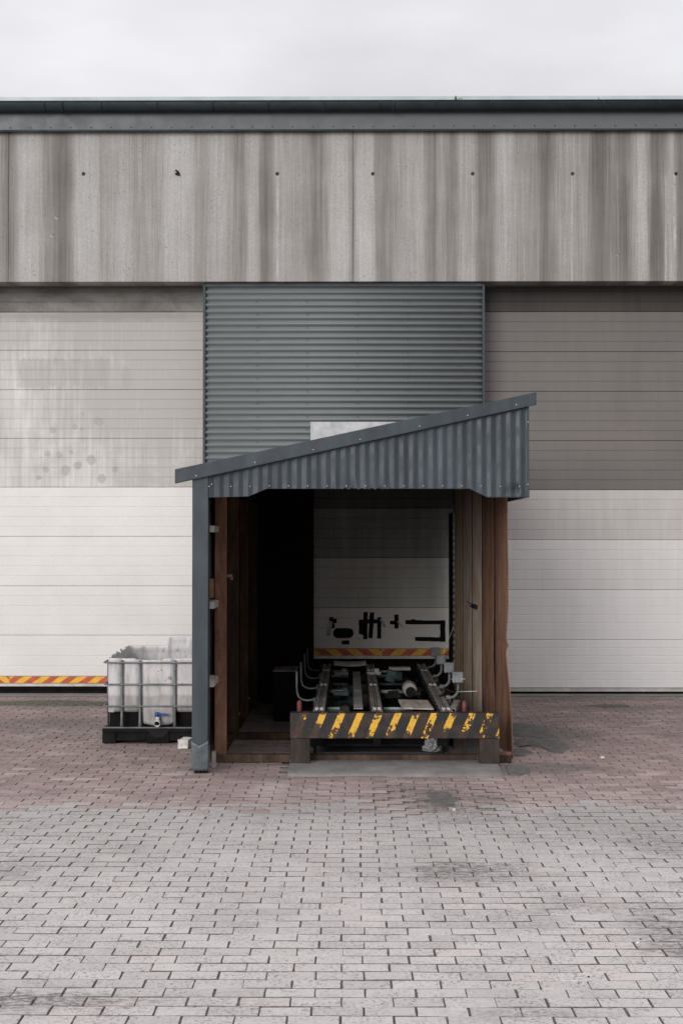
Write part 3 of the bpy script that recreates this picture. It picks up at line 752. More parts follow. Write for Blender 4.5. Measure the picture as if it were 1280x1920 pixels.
tape(292, 108, 302, 168, 24); tape(282, 128, 323, 128, 22, off=.006)
tape(292, 130, 278, 208, 20, 'tape_back', .010, .03)
tape(480, 80, 478, 228, 22); tape(516, 82, 506, 222, 23, off=.0055); tape(556, 108, 554, 224, 22, off=.005)
tape(443, 132, 568, 130, 22, off=.0075); tape(455, 132, 456, 200, 24, off=.003); tape(470, 145, 468, 205, 22, off=.0065)
tape(562, 118, 585, 160, 12, 'tape_back', .010, .02)
tape(647, 94, 649, 170, 23, off=.006); tape(613, 137, 662, 137, 20, off=.008); tape(655, 130, 680, 160, 8, 'tape_back', .010, .02)
tape(697, 135, 905, 137, 22); tape(728, 123, 752, 123, 7, off=.0065); tape(900, 125, 900, 242, 28, off=.0058); tape(750, 227, 915, 229, 22, off=.0075); tape(350, 246, 392, 246, 21)
ov = MB(); cx0, cx1, cyy, rr = T(330, 195), T(388, 195), 0, 27 / 2.909 / FPX * YI
pts = [Vector((cx1.x + rr * math.sin(a), YI - .004, cx1.z + rr * math.cos(a))) for a in [math.pi * k / 10 for k in range(11)]] + [Vector((cx0.x - rr * math.sin(a), YI - .004, cx0.z - rr * math.cos(a))) for a in [math.pi * k / 10 for k in range(11)]]
ov.prism(pts, (0, .003, 0)); ov.build('handle_recess', M['tape'], di)
# below the dock door: dark opening
MB().box(PXa + .02, PXb - .02, YI + .15, YI + .17, .0, gz(1229, YI)).build('dock_recess', M['black'], wh)
# horizontal corrugated cladding of the pier (above the dock door), and an added strip beside the door
pitch = 12.0 * YC / FPX
def hcorr(x0, x1, z0, z1, name='corrugated_cladding', ymid=YC, amp=.0165):
    m = MB(); n = int((z1 - z0) / pitch * 10) + 1
    def fn(u, v):
        z = z0 + (z1 - z0) * v; ph = (z1 - z) / pitch * 2 * math.pi
        return (x0 + (x1 - x0) * u, ymid - amp * math.sin(ph), z)
    m.grid(fn, 2, n); return m.build(name, M['corr'], wh, solid=.0012)
zc1 = gz(533, YC)
cl = hcorr(PXa + .025, PXb - .025, gz(915, YC), zc1)
hcorr(gx(845, YI), gx(853, YI), .15, gz(960, YI), 'gap_light_strip', YI - .05)  # added strip, its crests stand for light spots through the cladding gap
fl = MB()
fl.box(PXa - .004, PXa + .024, YC - .022, YD - .002, gz(950, YC), zc1 - .002); fl.box(PXb - .024, PXb + .004, YC - .022, YD - .002, gz(950, YC), zc1 - .002)
fl.box(PXa + .0245, PXb - .0245, YC - .030, YC - .012, zc1 - .03, zc1 + .01)
fl.build('edge_flashing', M['slate'], wh)
sw = MB()
for i in range(2, 27, 2):
    z = zc1 - (i + .75) * pitch
    for px in (386, 481, 575, 670, 765, 860, 902): sw.tube([(gx(px, YC), YC - .008, z), (gx(px, YC), YC - .018, z)], .006, 6)
tag(sw.build('cladding_screws', M['dark_screw'], wh), kind='stuff')
a, b = at(582, 791, YC - .03), at(760, 860, YC - .03)
ps = MB().box(a.x, b.x, YC - .034, YC - .026, b.z, a.z).build('galvanised_plate', M['galv'], wh)
# small rooted weeds in the gutter
def tuft(name, px, py, h, n, label):
    p = at(px, py, YG); m = MB(); rr = random.Random(px)
    for k in range(n):
        a = rr.uniform(0, 6.28); l = h * rr.uniform(.5, 1); s = rr.uniform(.3, 1.3); d = Vector((math.cos(a) * s, math.sin(a) * .3, 1)).normalized()
        q = p + Vector((rr.uniform(-.03, .03) * n / 10, rr.uniform(-.02, .02), 0)); wv = Vector((.0035, 0, 0))
        tip = q + d * l; mid = q + d * l * .55 + Vector((0, 0, l * .12))
        m.add([q - wv, q + wv, mid + wv, mid - wv, tip], [(0, 1, 2, 3), (3, 2, 4)])
    return tag(m.build(name, M['leaf'], org=p), label, 'weed')
tuft('grass_tuft', 858, 190, .075, 22, 'dense tuft of grass rooted in the roof gutter above the shelter')
tuft('grass_tuft', 1122, 187, .06, 5, 'sparse few grass blades in the roof gutter towards the right')

# ------------------------------------------------------------------ loading shelter
YS, YQ = 9.81, 10.28
sh = thing('loading_shelter', (0, 10.5, 0), 'slate grey corrugated lean-to shelter with sloping roof over a rusty loading bay', 'shelter')
pz = lambda y: gz(y, YS)
post_l, post_r = gx(361, YS), gx(391, YS)
YR = YS - .045
A0, A1 = at(328, 880, YR), at(1005, 735, YR); B0, B1 = at(328, 905, YR), at(1005, 757, YR)
slope = (A1.z - A0.z) / (A1.x - A0.x)
def roof_z(x): return A0.z + (x - A0.x) * slope
def barge_low(x): return B0.z + (x - B0.x) * (B1.z - B0.z) / (B1.x - B0.x)
bm_ = MB()
bm_.prism([(A0.x, YR, A0.z), (A1.x, YR, A1.z), (B1.x, YR, B1.z), (B0.x, YR, B0.z)], (0, .006, 0))
bm_.prism([(B0.x, YR - .001, B0.z), (B1.x, YR - .001, B1.z), (B1.x, YR - .001, B1.z - .006), (B0.x, YR - .001, B0.z - .006)], (0, .05, 0))
bm_.prism([(A0.x, YR + .0065, A0.z), (A1.x, YR + .0065, A1.z), (A1.x, YR + .0065, A1.z - .006), (A0.x, YR + .0065, A0.z - .006)], (0, .14, 0))
bar = bm_.build('barge_flashing', M['slate'], sh, bevel=.0015)
sc = MB()
for px, py in ((368, 892), (478, 867), (587, 843), (675, 824), (786, 799), (876, 779), (967, 759)):
    q = at(px, py, YR); sc.tube([q, q + Vector((0, -.007, 0))], .0044, 8)
tag(sc.build('barge_screws', M['screw'], bar), kind='stuff')
# corrugated gable
def low_z(x):
    P = [(388, 933), (466, 931), (500, 916.5), (880, 917), (913, 933), (992, 933.5)]
    px = 656 + x * FPX / YS
    for (a, ya), (b, yb) in zip(P, P[1:]):
        if px <= b: y = ya + (yb - ya) * max(0, (px - a) / (b - a)); break
    else: y = 933.5
    if 628 < px < 722: y += 2.4 * mnoise.noise(Vector((px * .16, 0, 0))) + 1.0 * mnoise.noise(Vector((px * .5, 3, 0)))
    return pz(y)
cp = 18.2 * YS / FPX
gx0, gx1 = gx(388, YS), gx(990, YS)
def gab(xa, xb, dy=0.0):
    m = MB(); n = int((xb - xa) / cp * 12); nv = 9
    def fn(u, v):
        x = xa + (xb - xa) * u; z0 = low_z(x); z1 = barge_low(x) + .03
        y = YS + dy - .0046 * math.sin((x - gx0) / cp * 2 * math.pi)
        d = 0
        # dents along the lower edge where trucks touched
        px = 656 + x * FPX / YS; e = (1 - v) ** 6
        if 625 < px < 730: d = .012 * mnoise.noise(Vector((px * .09, 7, v * 2))) * e * 2
        for (dx, dz, rr_) in ((966, 903, .03), (949, 906, .016)):
            q = at(dx, dz, YS); k = math.exp(-((x - q.x) ** 2 + (z0 + (z1 - z0) * v - q.z) ** 2) / rr_ ** 2); d += .030 * k
        return (x, y + d, z0 + (z1 - z0) * (v ** 1.4))
    m.grid(fn, n, 22); return m.build('gable_sheet', M['slate'], sh, solid=.0012)
xs = gx(598, YS)
gab(gx0, xs + .01, 0.0); gab(xs, gx1, -.004)
sc = MB()
for px, py in [(392, 912), (397, 908)] + [(433 + 36 * k, 913) for k in range(16)] + [(989, 908), (989, 791)]:
    q = at(px, min(py, 912) if px < 480 or px > 905 else 911, YS - .012); sc.tube([q + Vector((0, .01, 0)), q + Vector((0, -.005, 0))], .0042, 8)
tag(sc.build('gable_screws', M['screw'], sh), kind='stuff')
# corner flashing at right end of the gable and right side sheet
xr = gx(991, YS)
MB().box(xr - .014, xr + .002, YS - .014, YS + .05, pz(933), barge_low(xr) - .01).build('corner_flashing', M['slate'], sh)
YB = 14.36
def vcorr(name, X, y0, y1, z0, z1, mat):
    m = MB(); n = int((y1 - y0) / .076 * 8)
    m.grid(lambda u, v: (X + .009 * math.sin(u * (y1 - y0) / .076 * 2 * math.pi), y0 + (y1 - y0) * u, z0 + (z1 - z0) * v), n, 2)
    return m.build(name, mat, sh, solid=.0012)
vcorr('side_sheet', xr - .012, YS + .02, YB, pz(933), roof_z(xr) - .07, M['slate'])
XL = -1.135
vcorr('side_sheet', XL, YS + .06, YB, .03, roof_z(XL) - .07, M['inner'])
# roof sheet with purlins, coloured darker than the slate to deepen the shade inside
rm = MB(); n = int((YB - YR) / .076 * 6)
rm.grid(lambda u, v: (A0.x + (A1.x - A0.x) * v, YR + .02 + (YB - YR - .02) * u, roof_z(A0.x + (A1.x - A0.x) * v) - .02 + .008 * math.sin(u * (YB - YR) / .076 * 6.283)), n, 2)
rm.build('roof_sheet', M['dark'], sh, solid=.0015)
for k in range(5):
    yk = YS + .35 + k * .95
    m = MB(); m.prism([(XL + .03, yk, roof_z(XL) - .045), (xr - .03, yk, roof_z(xr) - .045), (xr - .03, yk, roof_z(xr) - .14), (XL + .03, yk, roof_z(XL) - .14)], (0, .05, 0)); m.build('rafter', M['dark'], sh)
MB().box(post_r - .02, xr - .03, YS + .06, YS + .12, pz(912) , pz(880)).build('header_beam', M['dark'], sh)
# front corner post with torn guard at the foot
zp = roof_z(post_l) - .05
pm = MB(); pm.box(post_l, post_r, YS - .018, YS + .095, .03, zp)
post = pm.build('corner_post', M['slate'], sh, bevel=.004)
gm_ = MB()
gl, gr_ = post_l - .004, post_r + .004
def wrapf(u, v):
    x = gl + (gr_ - gl) * u; z = .022 + v * (.19 + .035 * abs(u - .5) * 2 + .008 * mnoise.noise(Vector((u * 9, 1, 0))))
    return (x, YS - .024 - .012 * v * (1 - (2 * u - 1) ** 2) - .003 * mnoise.noise(Vector((u * 8, v * 8, 0))), z)
gm_.grid(wrapf, 14, 12)
gm_.box(gl, gl + .004, YS - .022, YS + .098, .03, .20); gm_.box(gr_ - .004, gr_, YS - .022, YS + .098, .03, .20)
gm_.build('foot_guard', M['wrap'], post, solid=.0015)
ft = MB()
for k in range(4): xk = post_l + .02 + k * .028; ft.box(xk, xk + .014, YS - .015, YS + .08, 0, .03)
ft.build('foot_lug', M['dark'], post)
# girts on the left side
for y, s_ in ((992, 1), (1132, 1), (1275, 1)):
    z = gz(y, 10.2); MB().box(XL + .012, XL + .088, YS + .12, YQ + .06, z - .025, z + .025).build('girt', M['white_girt'], sh)
MB().box(XL + .012, XL + .06, 10.12, 10.2, gz(1120, 10.2), gz(1085, 10.2)).build('timber_block', M['rust_col'], sh)
MB().box(post_r + .006, post_r + .032, 10.02, 10.1, 0, gz(1408, 10.1)).build('foot_block', M['white_girt'], sh)
# rusty inner frame: left columns, base beams
c0, c1 = gx(403, YQ), gx(425, YQ)
def col(y, a, b, ztop, mat, lip=True):
    m = MB(); m.box(a, b, y, y + .014, .05, ztop); m.box(a, a + .012, y + .0145, y + .10, .05, ztop)
    if lip: m.box(b - .010, b, y + .0145, y + .05, .05, ztop)
    return m.build('rusty_column', M[mat], sh, bevel=.003)
col0 = col(YQ, c0, c1, 2.15, 'rust_col')
tb = MB(); q = at(431, 1080, YQ); tb.box(c1 - .002, c1 + .045, YQ + .005, YQ + .03, q.z - .01, q.z + .012); tb.box(c1 + .03, c1 + .05, YQ - .005, YQ + .03, q.z - .03, q.z - .012)
tb.build('latch', M['rust_col'], col0)
col(11.44, gx(427, 11.44), gx(448, 11.44), 2.15, 'rust_dark')
col(12.4, gx(450, 12.4), gx(466, 12.4), 2.15, 'rust_dark')
col(13.3, gx(468, 13.3), gx(482, 13.3), 2.15, 'rust_dark')
bb = MB(); 
bb.box(gx(395, YQ) , gx(957, YQ), YQ - .03, YQ + .05, .004, .064)
bb.build('base_beam', M['rust_beam'], sh, bevel=.004)
MB().box(gx(427, 11.44), gx(545, 11.44), 11.40, 11.47, .004, .06).build('base_beam', M['rust_dark'], sh, bevel=.004)
MB().box(-1.08, -1.02, YQ + .06, 13.9, .004, .06).build('base_beam', M['rust_dark'], sh, bevel=.004)
for k in range(4):                                           # plates between the left columns, black standing in for the shade there
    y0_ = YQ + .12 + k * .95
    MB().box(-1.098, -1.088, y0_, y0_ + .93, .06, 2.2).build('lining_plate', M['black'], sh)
# right wall of rusty plates, the first one bent outwards
ye = [10.28, 11.03, 11.80, 12.5, 13.25, 14.0]
xw = lambda y: 1.262 - (y - 10.28) * .0355
pm_ = ['rust_mid', 'rust_mid', 'rust_pale', 'rust_pale', 'rust_tan']
for i in range(5):
    ya, yb = ye[i] + (.040 if i else .0), ye[i + 1] - .040
    m = MB()
    def fn(u, v, i=i, ya=ya, yb=yb):
        y = ya + (yb - ya) * u; z = .03 + 2.3 * v; x = xw(y)
        if i == 0:
            fr = 1 - u
            zd = gz(1222, YQ)
            x += fr * (-.020 * math.exp(-((z - zd) / .28) ** 2) + .03 * max(0, 1 - z / .85) - .012 * max(0, (z - .9)) )
            x += fr * .014 * math.exp(-((z - zd - .05) / .03) ** 2)
        if i == 1: x += (1 - u) * (-.006 * math.exp(-((z - .85) / .4) ** 2)) + .010 * max(0, 1 - z / .8) * (1 - u)
        x += .0018 * mnoise.noise(Vector((y * 2, z * 2, i)))
        return (x, y, z)
    m.grid(fn, 8, 60, 0, False)
    # folded edge that makes the dark seam
    def fe(u, v, fn=fn): p_ = Vector(fn(1, v)); return p_ + Vector((.054 * u, .003 * u, 0))
    def fs_(u, v, fn=fn, k=(.006 if i == 0 else .054)): p_ = Vector(fn(0, v)); return p_ + Vector((k * u, 0, 0))
    m.grid(fe, 2, 60, 1, False); m.grid(fs_, 2, 60, 0 if i == 0 else 1, False)
    o = m.build('rusty_plate', [M[pm_[i]], M['black']], sh, solid=.004)
    if i == 0: o['label'] = 'front plate, darker rust and dented at knee height'
wc = MB(); wc.prism([(xw(11.02) + .058, 11.02, .05), (xw(11.02) + .068, 11.02, .05), (xw(14) + .068, 14.0, .05), (xw(14) + .058, 14.0, .05)], (0, 0, 2.15)); wc.build('added_light_block', M['black'], sh)  # thin black strip added to stop outside light leaking through the seams
MB().box(gx(934, YQ), gx(957, YQ), YQ - .02, YQ + .045, .002, .085).build('plate_foot', M['rust_mid'], sh, bevel=.004)
q = at(876, 1136, 12.3); kn = MB(); kn.tube([(xw(12.3) - .004, 12.25, q.z), (xw(12.3) - .05, 12.2, q.z + .004)], .012, 8); kn.tube([(xw(12.3) - .02, 12.28, q.z + .01), (xw(12.3) - .06, 12.5, q.z + .03)], .004, 6); kn.box(xw(12.3) - .035, xw(12.3) - .004, 12.1, 12.3, q.z - .018, q.z + .018); kn.build('hook', M['dark'], sh)
# dock curtain: black pad to the left of the dock door and over its head
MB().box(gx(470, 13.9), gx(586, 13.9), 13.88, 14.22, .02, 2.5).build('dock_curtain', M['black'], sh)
MB().box(gx(842, 14.1), gx(846, 14.1) , 13.95, 14.2, .02, gz(962, 13.95) - .004).build('dock_curtain', M['black'], sh)

# ------------------------------------------------------------------ bumper barrier
YBm = 10.10
bx0, bx1 = gx(544, YBm), gx(934.5, YBm); bz0, bz1 = gz(1384.5, YBm), gz(1337, YBm)
M['hazard'] = hazard_beam_mat(bx0 + .045, bz1)
bu = thing('bumper_barrier', ((bx0 + bx1) / 2, YBm, 0), 'rusty steel bumper beam with chipped yellow and black stripes on two short posts', 'barrier')
mb = MB()
# channel section: face plate with two flanges
mb.box(bx0, bx1, YBm, YBm + .012, bz0, bz1); mb.box(bx0, bx1, YBm + .0125, YBm + .10, bz1 - .012, bz1); mb.box(bx0, bx1, YBm + .0125, YBm + .10, bz0, bz0 + .012)
mb.box(bx0, bx0 + .012, YBm + .0125, YBm + .10, bz0 + .0125, bz1 - .0125); mb.box(bx1 - .012, bx1, YBm + .0125, YBm + .10, bz0 + .0125, bz1 - .0125)
beam = mb.build('beam', M['hazard'], bu, bevel=.003)
for px in (614, 909):
    q = at(px, 1345, YBm); m = MB(); m.tube([q + Vector((0, .004, 0)), q + Vector((0, -.008, 0))], .012, 10); m.box(q.x - .0045, q.x + .0045, YBm - .005, YBm - .0005, bz0 + .02, q.z - .012)
    m.build('bolt', M['rust_post'], beam)
for a, b in ((545, 581), (898, 935)):
    m = MB(); m.box(gx(a, YBm), gx(b, YBm), YBm + .006, YBm + .10, .012, bz0 - .002); m.box(gx(a, YBm) - .002, gx(b, YBm) + .002, YBm + .0, YBm + .11, .008, .016)
    m.build('leg', M['rust_post'], bu, bevel=.004)

# ------------------------------------------------------------------ conveyor
cv = thing('conveyor', (.26, 12.3, 0), 'grimy three-rail chain conveyor with grey switch boxes running in to the dock door', 'conveyor')
RX = [-.25, .2175, .776]; ZR = .40; RY0, RY1 = 10.35, 14.2
for X in RX:
    m = MB()
    m.box(X - .043, X - .036, RY0, RY1, ZR - .075, ZR); m.box(X + .036, X + .043, RY0, RY1, ZR - .075, ZR)
    m.box(X - .0355, X + .0355, RY0, RY1, ZR - .075, ZR - .03)
    m.box(X - .0345, X - .014, RY0, RY1, ZR - .029, ZR - .006); m.box(X + .014, X + .0345, RY0, RY1, ZR - .029, ZR - .006)
    m.box(X - .006, X + .006, RY0, RY1, ZR - .029, ZR - .012)
    rl = m.build('rail', M['steel'], cv)
    bt = MB()
    for yb_ in (10.45, 12.15, 13.45):
        for dx in (-.026, -.012, .012, .026): bt.tube([(X + dx, yb_, ZR - .008), (X + dx, yb_, ZR + .004)], .006, 8); bt.tube([(X + dx, yb_ + .07, ZR - .008), (X + dx, yb_ + .07, ZR + .004)], .006, 8)
    tag(bt.build('rail_bolts', M['bolt'], rl), kind='stuff')
    ck = MB()                                              # chain side plates and clamps
    for k in range(16):
        yk = RY0 + .1 + k * .235; ck.box(X + .044, X + .060, yk, yk + .05, ZR - .06, ZR - .015); ck.box(X - .058, X - .044, yk + .1, yk + .14, ZR - .05, ZR - .015)
    tag(ck.build('rail_clamps', M['dark'], rl), kind='stuff')
    m = MB(); m.box(X - .03, X + .03, RY0 + .1, RY1, .10, ZR - .077); m.build('rail_web', M['dark'], cv)
tube_y = [10.72, 10.95, 12.15, 12.75, 13.5, 13.95]
for k, y in enumerate(tube_y):
    for (a, b) in ((RX[0] + .05, RX[0] + .23), (RX[1] + .05, RX[1] + .30)):
        MB().tube([(a, y, .335), (b, y, .335)], .015 if k % 2 else .019, 10).build('cross_tube', M['pale_tube'] if k % 3 else M['teal'], cv)
for y in (10.85, 12.3, 13.2):
    MB().box(RX[0] + .05, RX[1] - .05, y, y + .09, .18, .27).build('cross_beam', M['teal'], cv)
    MB().box(RX[1] + .05, RX[2] - .05, y, y + .09, .16, .25).build('cross_beam', M['dark'], cv)
for k, (y0_, y1_) in enumerate(((11.1, 12.35), (12.37, 13.35), (13.37, 14.1))):   # grey cover plates down the middle
    MB().box(.030, .110, y0_, y1_, .312, .320).build('cover_plate', M['ali'], cv)
lp = MB(); lp.grid(lambda u, v: (gx(625, 14.0) + (gx(686, 14.0) - gx(625, 14.0)) * u, 13.98 + .06 * v, gz(1249, 14.0) + .045 * v + .012 * (2 * u - 1) ** 2), 14, 4); lp.build('lip_plate', M['ali'], cv, solid=.006)
MB().box(gx(728, 13.8), gx(768, 13.8), 13.7, 13.82, gz(1255, 13.8), gz(1250, 13.8)).build('lip_plate', M['ali'], cv)
mt_ = MB(); p = at(768, 1293, 12.0); mt_.tube([p + Vector((0, -.06, 0)), p + Vector((0, -.045, 0)), p + Vector((0, .16, 0)), p + Vector((0, .2, 0))], .07, 22, rr=[.052, .066, .068, .05])
mo = mt_.build('motor', M['white_motor'], cv)
mm = MB(); mm.tube([p + Vector((.004, -.075, -.012)), p + Vector((.004, -.0605, -.012))], .045, 18); 
for k in range(6): mm.box(p.x - .035 + k * .012, p.x - .03 + k * .012, p.y - .079, p.y - .0755, p.z - .035, p.z + .015)
mm.build('fan_cover', M['dark'], mo)
gb = MB(); q = at(742, 1269, 12.9); gb.tube([(q.x - .1, 12.9, q.z), (q.x + .06, 12.9, q.z)], .05, 14); gb.obox((q.x - .05, 12.9, q.z + .01), (.09, .12, .11), Matrix.Rotation(.3, 3, 'Y')); gb.build('gearbox', M['teal'], cv)
# switch arms along both sides
st_y = [11.2, 12.0, 12.9, 13.8]
cd = None
for k, y in enumerate(st_y):
    dz = (.576, .578, .566, .56)[k]; X = (.932, .919, .908, .914)[k]
    if cd is None:
        z0_ = dz - .05
        pts = [(X + .005, y, z0_), (X + .004, y, .47), (X - .004, y, .435), (X - .03, y, .408), (X - .07, y, .395), (RX[2] + .045, y, .385)]
        cd = MB().tube(pts, .014, 10).build('conduit', M['conduit'], cv, org=(X, y, .4))
        bxm = MB(); bxm.box(X - .047, X + .047, y - .03, y + .03, dz - .047, dz + .047); jb = bxm.build('junction_box', M['box'], cv, org=(X, y, dz), bevel=.006)
        ld = MB(); ld.box(X - .041, X + .041, y - .037, y - .0305, dz - .041, dz + .041)
        for sx in (-1, 1):
            for sz in (-1, 1): ld.tube([(X + sx * .032, y - .036, dz + sz * .032), (X + sx * .032, y - .041, dz + sz * .032)], .006, 6)
        lid = ld.build('lid', M['box'], jb, bevel=.002); src = (X, y, dz)
    else:
        off = Vector((X - src[0], y - src[1], dz - src[2]))
        c = rep(cd, (off.x, off.y, 0)); j2 = rep(jb, off); l2 = lid.copy(); C.objects.link(l2); l2.parent = j2
ga = None
for k, y in enumerate((10.95, 11.9, 12.85, 13.7)):
    if ga is None:
        ga = MB().tube([(-.452, y, .650), (-.452, y, .52), (-.448, y, .47), (-.436, y, .435), (-.405, y, .412), (-.36, y, .405), (-.31, y, .412)], .009, 10).build('guide_rod', M['conduit'], cv, org=(-.45, y, .4))
        gk = MB().tube([(-.30, y, .35), (-.30, y, .43)], .014, 8).build('guide_clamp', M['teal'], cv, org=(-.30, y, .4)); y_src = y
    else:
        rep(ga, (0, y - y_src, -.012 * k)); rep(gk, (0, y - y_src, 0))
for px in (561, 870):
    q = at(px, 1325, 10.42); m = MB(); m.tube([(q.x, 10.42, .30), (q.x, 10.42, .455), (q.x, 10.42, .475)], .02, 12, rr=[.02, .02, .011]); m.build('red_canister', M['red_can'], cv)
    MB().box(q.x - .016, q.x + .016, 10.40, 10.44, .02, .30).build('stanchion', M['rust_post'], cv)
an = MB(); an.obox((.87, 10.75, .40), (.05, .55, .006), Matrix.Rotation(-.15, 3, 'Z')); an.obox((.895, 10.75, .375), (.006, .55, .05), Matrix.Rotation(-.15, 3, 'Z')); an.build('angle_bar', M['steel'], cv)
an = MB()
for k in range(9): 
    y = 10.5 + k * .42; an.obox((.84 + gap(.02, 1), y, .36 + gap(.02, 1)), (.07, .06, .05), Matrix.Rotation(gap(.5, 1), 3, 'Z'))
tag(an.build('brackets', M['dark'], cv), kind='stuff')
for px in (590, 830):
    q = at(px, 1400, 10.4); m = MB(); m.tube([(q.x, 10.42, .02), (q.x, 10.42, .17)], .012, 8); m.box(q.x - .045, q.x + .045, 10.38, 10.47, .11, .24); m.tube([(q.x, 10.42, .012), (q.x, 10.42, .03)], .03, 10); m.build('foot', M['dark'], cv)
MB().box(-.31, -.30, RY0 + .1, RY1, .08, .33).build('side_skirt', M['dark'], cv); MB().box(.83, .84, RY0 + .1, RY1, .08, .33).build('side_skirt', M['dark'], cv)
MB().box(-.30, .83, RY0 + .25, RY1, .075, .095).build('belly_pan', M['dark'], cv)
for pts in ([at(895, 1296, 11.0), at(857, 1297, 11.1)], [at(872, 1273, 11.15), at(846, 1274, 11.2)], [at(853, 1165, 13.0), at(846, 1185, 12.9), at(838, 1205, 12.7), at(830, 1226, 12.6)]):
    MB().tube(pts, .0035, 6).build('loose_wire', M['wire'], cv)

for (xa, za, ph) in ((-.12, .30, 0.), (.36, .27, 2.), (.62, .33, 4.), (.80, .34, 1.)):
    MB().tube([(xa + .05 * math.sin(k * .8 + ph), 10.45 + k * .2, za + .035 * math.sin(k * 1.3 + ph)) for k in range(18)], .008, 6).build('cable', M['dark'], cv)
for k, y in enumerate((11.3, 12.1, 13.0)):
    MB().box(RX[2] + .062, RX[2] + .105, y - .04, y + .05, .33, .405).build('bearing_block', M['steel'], cv, bevel=.006)
    MB().box(RX[1] - .105, RX[1] - .062, y + .2, y + .27, .31, .385).build('bearing_block', M['dark'], cv, bevel=.006)
for (px, py, Y, a, m_) in ((700, 1262, 13.2, .1, 'ali'), (640, 1262, 13.3, .0, 'conduit'), (735, 1305, 11.6, .25, 'dark'), (640, 1300, 11.8, -.1, 'teal')):
    q = at(px, py, Y); b_ = MB(); b_.obox(q, (.14, .10, .03), Matrix.Rotation(a, 3, 'Z')); b_.obox(q + Vector((.03, 0, .03)), (.05, .05, .035), Matrix.Rotation(a, 3, 'Z')); b_.build('bracket_plate', M[m_], cv, bevel=.003)

fit = [MB(), MB()]; rq = random.Random(11)
for k in range(38):
    X = rq.choice([rq.uniform(-.19, .0), rq.uniform(.28, .70), rq.uniform(.83, .96)]); y = rq.uniform(10.5, 14.1); z = rq.uniform(.22, .36); m_ = fit[k % 2]
    rot = Matrix.Rotation(rq.uniform(-.5, .5), 3, 'Z') @ Matrix.Rotation(rq.uniform(-.4, .4), 3, 'Y')
    if k % 3: m_.obox((X, y, z), (rq.uniform(.02, .10), rq.uniform(.03, .16), rq.uniform(.008, .05)), rot)
    else: m_.tube([Vector((X, y, z)) + rot @ Vector((-rq.uniform(.04, .12), 0, 0)), Vector((X, y, z)) + rot @ Vector((rq.uniform(.04, .12), 0, 0))], rq.uniform(.006, .014), 8)
tag(fit[0].build('machine_fittings', M['rust_post'], cv), kind='stuff'); tag(fit[1].build('greasy_fittings', M['dark'], cv), kind='stuff')

# ------------------------------------------------------------------ loose things in and by the bay
p0 = at(779, 1320, 10.9); b_ = MB(); b_.obox((p0.x, 10.95, .372), (.26, .55, .012), Matrix.Rotation(.03, 3, 'Z') @ Matrix.Rotation(.03, 3, 'Y'))
tag(b_.build('plywood_board', M['ply'], org=(p0.x, 10.95, .372), bevel=.002), 'weathered pale plywood offcut lying across the conveyor behind the striped beam', 'board')
p0 = at(534, 1300, 12.5); b_ = MB(); b_.box(gx(513, 12.5), gx(556, 12.5), 12.5, 12.9, .004, gz(1259, 12.5)); 
cab = thing('floor_cabinet', (p0.x, 12.7, 0), 'low black cabinet in the dark left half of the shelter', 'cabinet')
b_.build('body', M['black'], cab, bevel=.004); MB().box(gx(512, 12.5), gx(557, 12.5), 12.49, 12.91, gz(1259, 12.5) + .001, gz(1259, 12.5) + .008).build('top', M['steel'], cab)
def crumple(name, p, r, mat, label, cat, flat=.6):
    b = bmesh.new(); bmesh.ops.create_icosphere(b, subdivisions=4, radius=1)
    for v in b.verts:
        n = v.co.normalized(); k = 1 + .45 * mnoise.noise(n * 2.2 + Vector((3, 1, 2))) - .30 * abs(mnoise.noise(n * 5)) + .12 * mnoise.noise(n * 11)
        v.co = Vector((n.x * k * r[0], n.y * k * r[1], n.z * k * r[2]))
        if v.co.z < -r[2] * flat: v.co.z = -r[2] * flat
    me = bpy.data.meshes.new(name); b.to_mesh(me); b.free(); me.materials.append(M[mat])
    o = bpy.data.objects.new(name, me); C.objects.link(o); o.location = p; return tag(o, label, cat)
q = at(812, 1404, 10.62); crumple('plastic_bag', (q.x, 10.62, .075), (.085, .07, .07), 'bag', 'crumpled clear plastic bag on the floor under the conveyor', 'bag')
def splinter(px, py, l, ang, label):
    Yg = FPX * CAMZ / (py - 1005); p = Vector((gx(px, Yg), Yg, .022)); m = MB(); d = Vector((math.cos(ang), math.sin(ang), 0)); n = Vector((-d.y, d.x, 0))
    pr = [(-.5, .004), (-.42, .013), (-.1, .016), (.2, .012), (.42, .016), (.5, .003)]
    top = [p + d * l * t + n * w_ for t, w_ in pr]; bot = [p + d * l * t - n * w_ * .8 for t, w_ in pr[::-1]]
    m.prism(top + bot, (0, 0, .014)); return tag(m.build('wood_splinter', M['splinter'], org=p), label, 'wood')
splinter(606, 1427, .17, .05, 'short wood splinter beside the left post of the striped beam')
splinter(707, 1426, .26, -.08, 'long thin wood splinter on the slab below the middle of the striped beam')
def chunk(name, px, py, size, mat, label, cat, seed, rz=0.2):
    Yg = FPX * CAMZ / (py - 1005); b = bmesh.new(); bmesh.ops.create_cube(b, size=1); bmesh.ops.subdivide_edges(b, edges=b.edges, cuts=2, use_grid_fill=True)
    for v in b.verts:
        n = mnoise.noise_vector(v.co * 2.1 + Vector((seed, 0, 0))); v.co += n * .09; v.co = Vector((v.co.x * size[0], v.co.y * size[1], (v.co.z + .5) * size[2]))
    me = bpy.data.meshes.new(name); b.to_mesh(me); b.free(); me.materials.append(M[mat]); o = bpy.data.objects.new(name, me); C.objects.link(o)
    o.location = (gx(px, Yg), Yg + size[1] / 2, sag(gx(px, Yg), Yg)); o.rotation_euler = (0, 0, rz); return tag(o, label, cat)
chunk('concrete_block', 347, 1403, (.085, .16, .075), 'rubble', 'broken white block on the pavers at the foot of the grey post', 'block', 3, -.18)
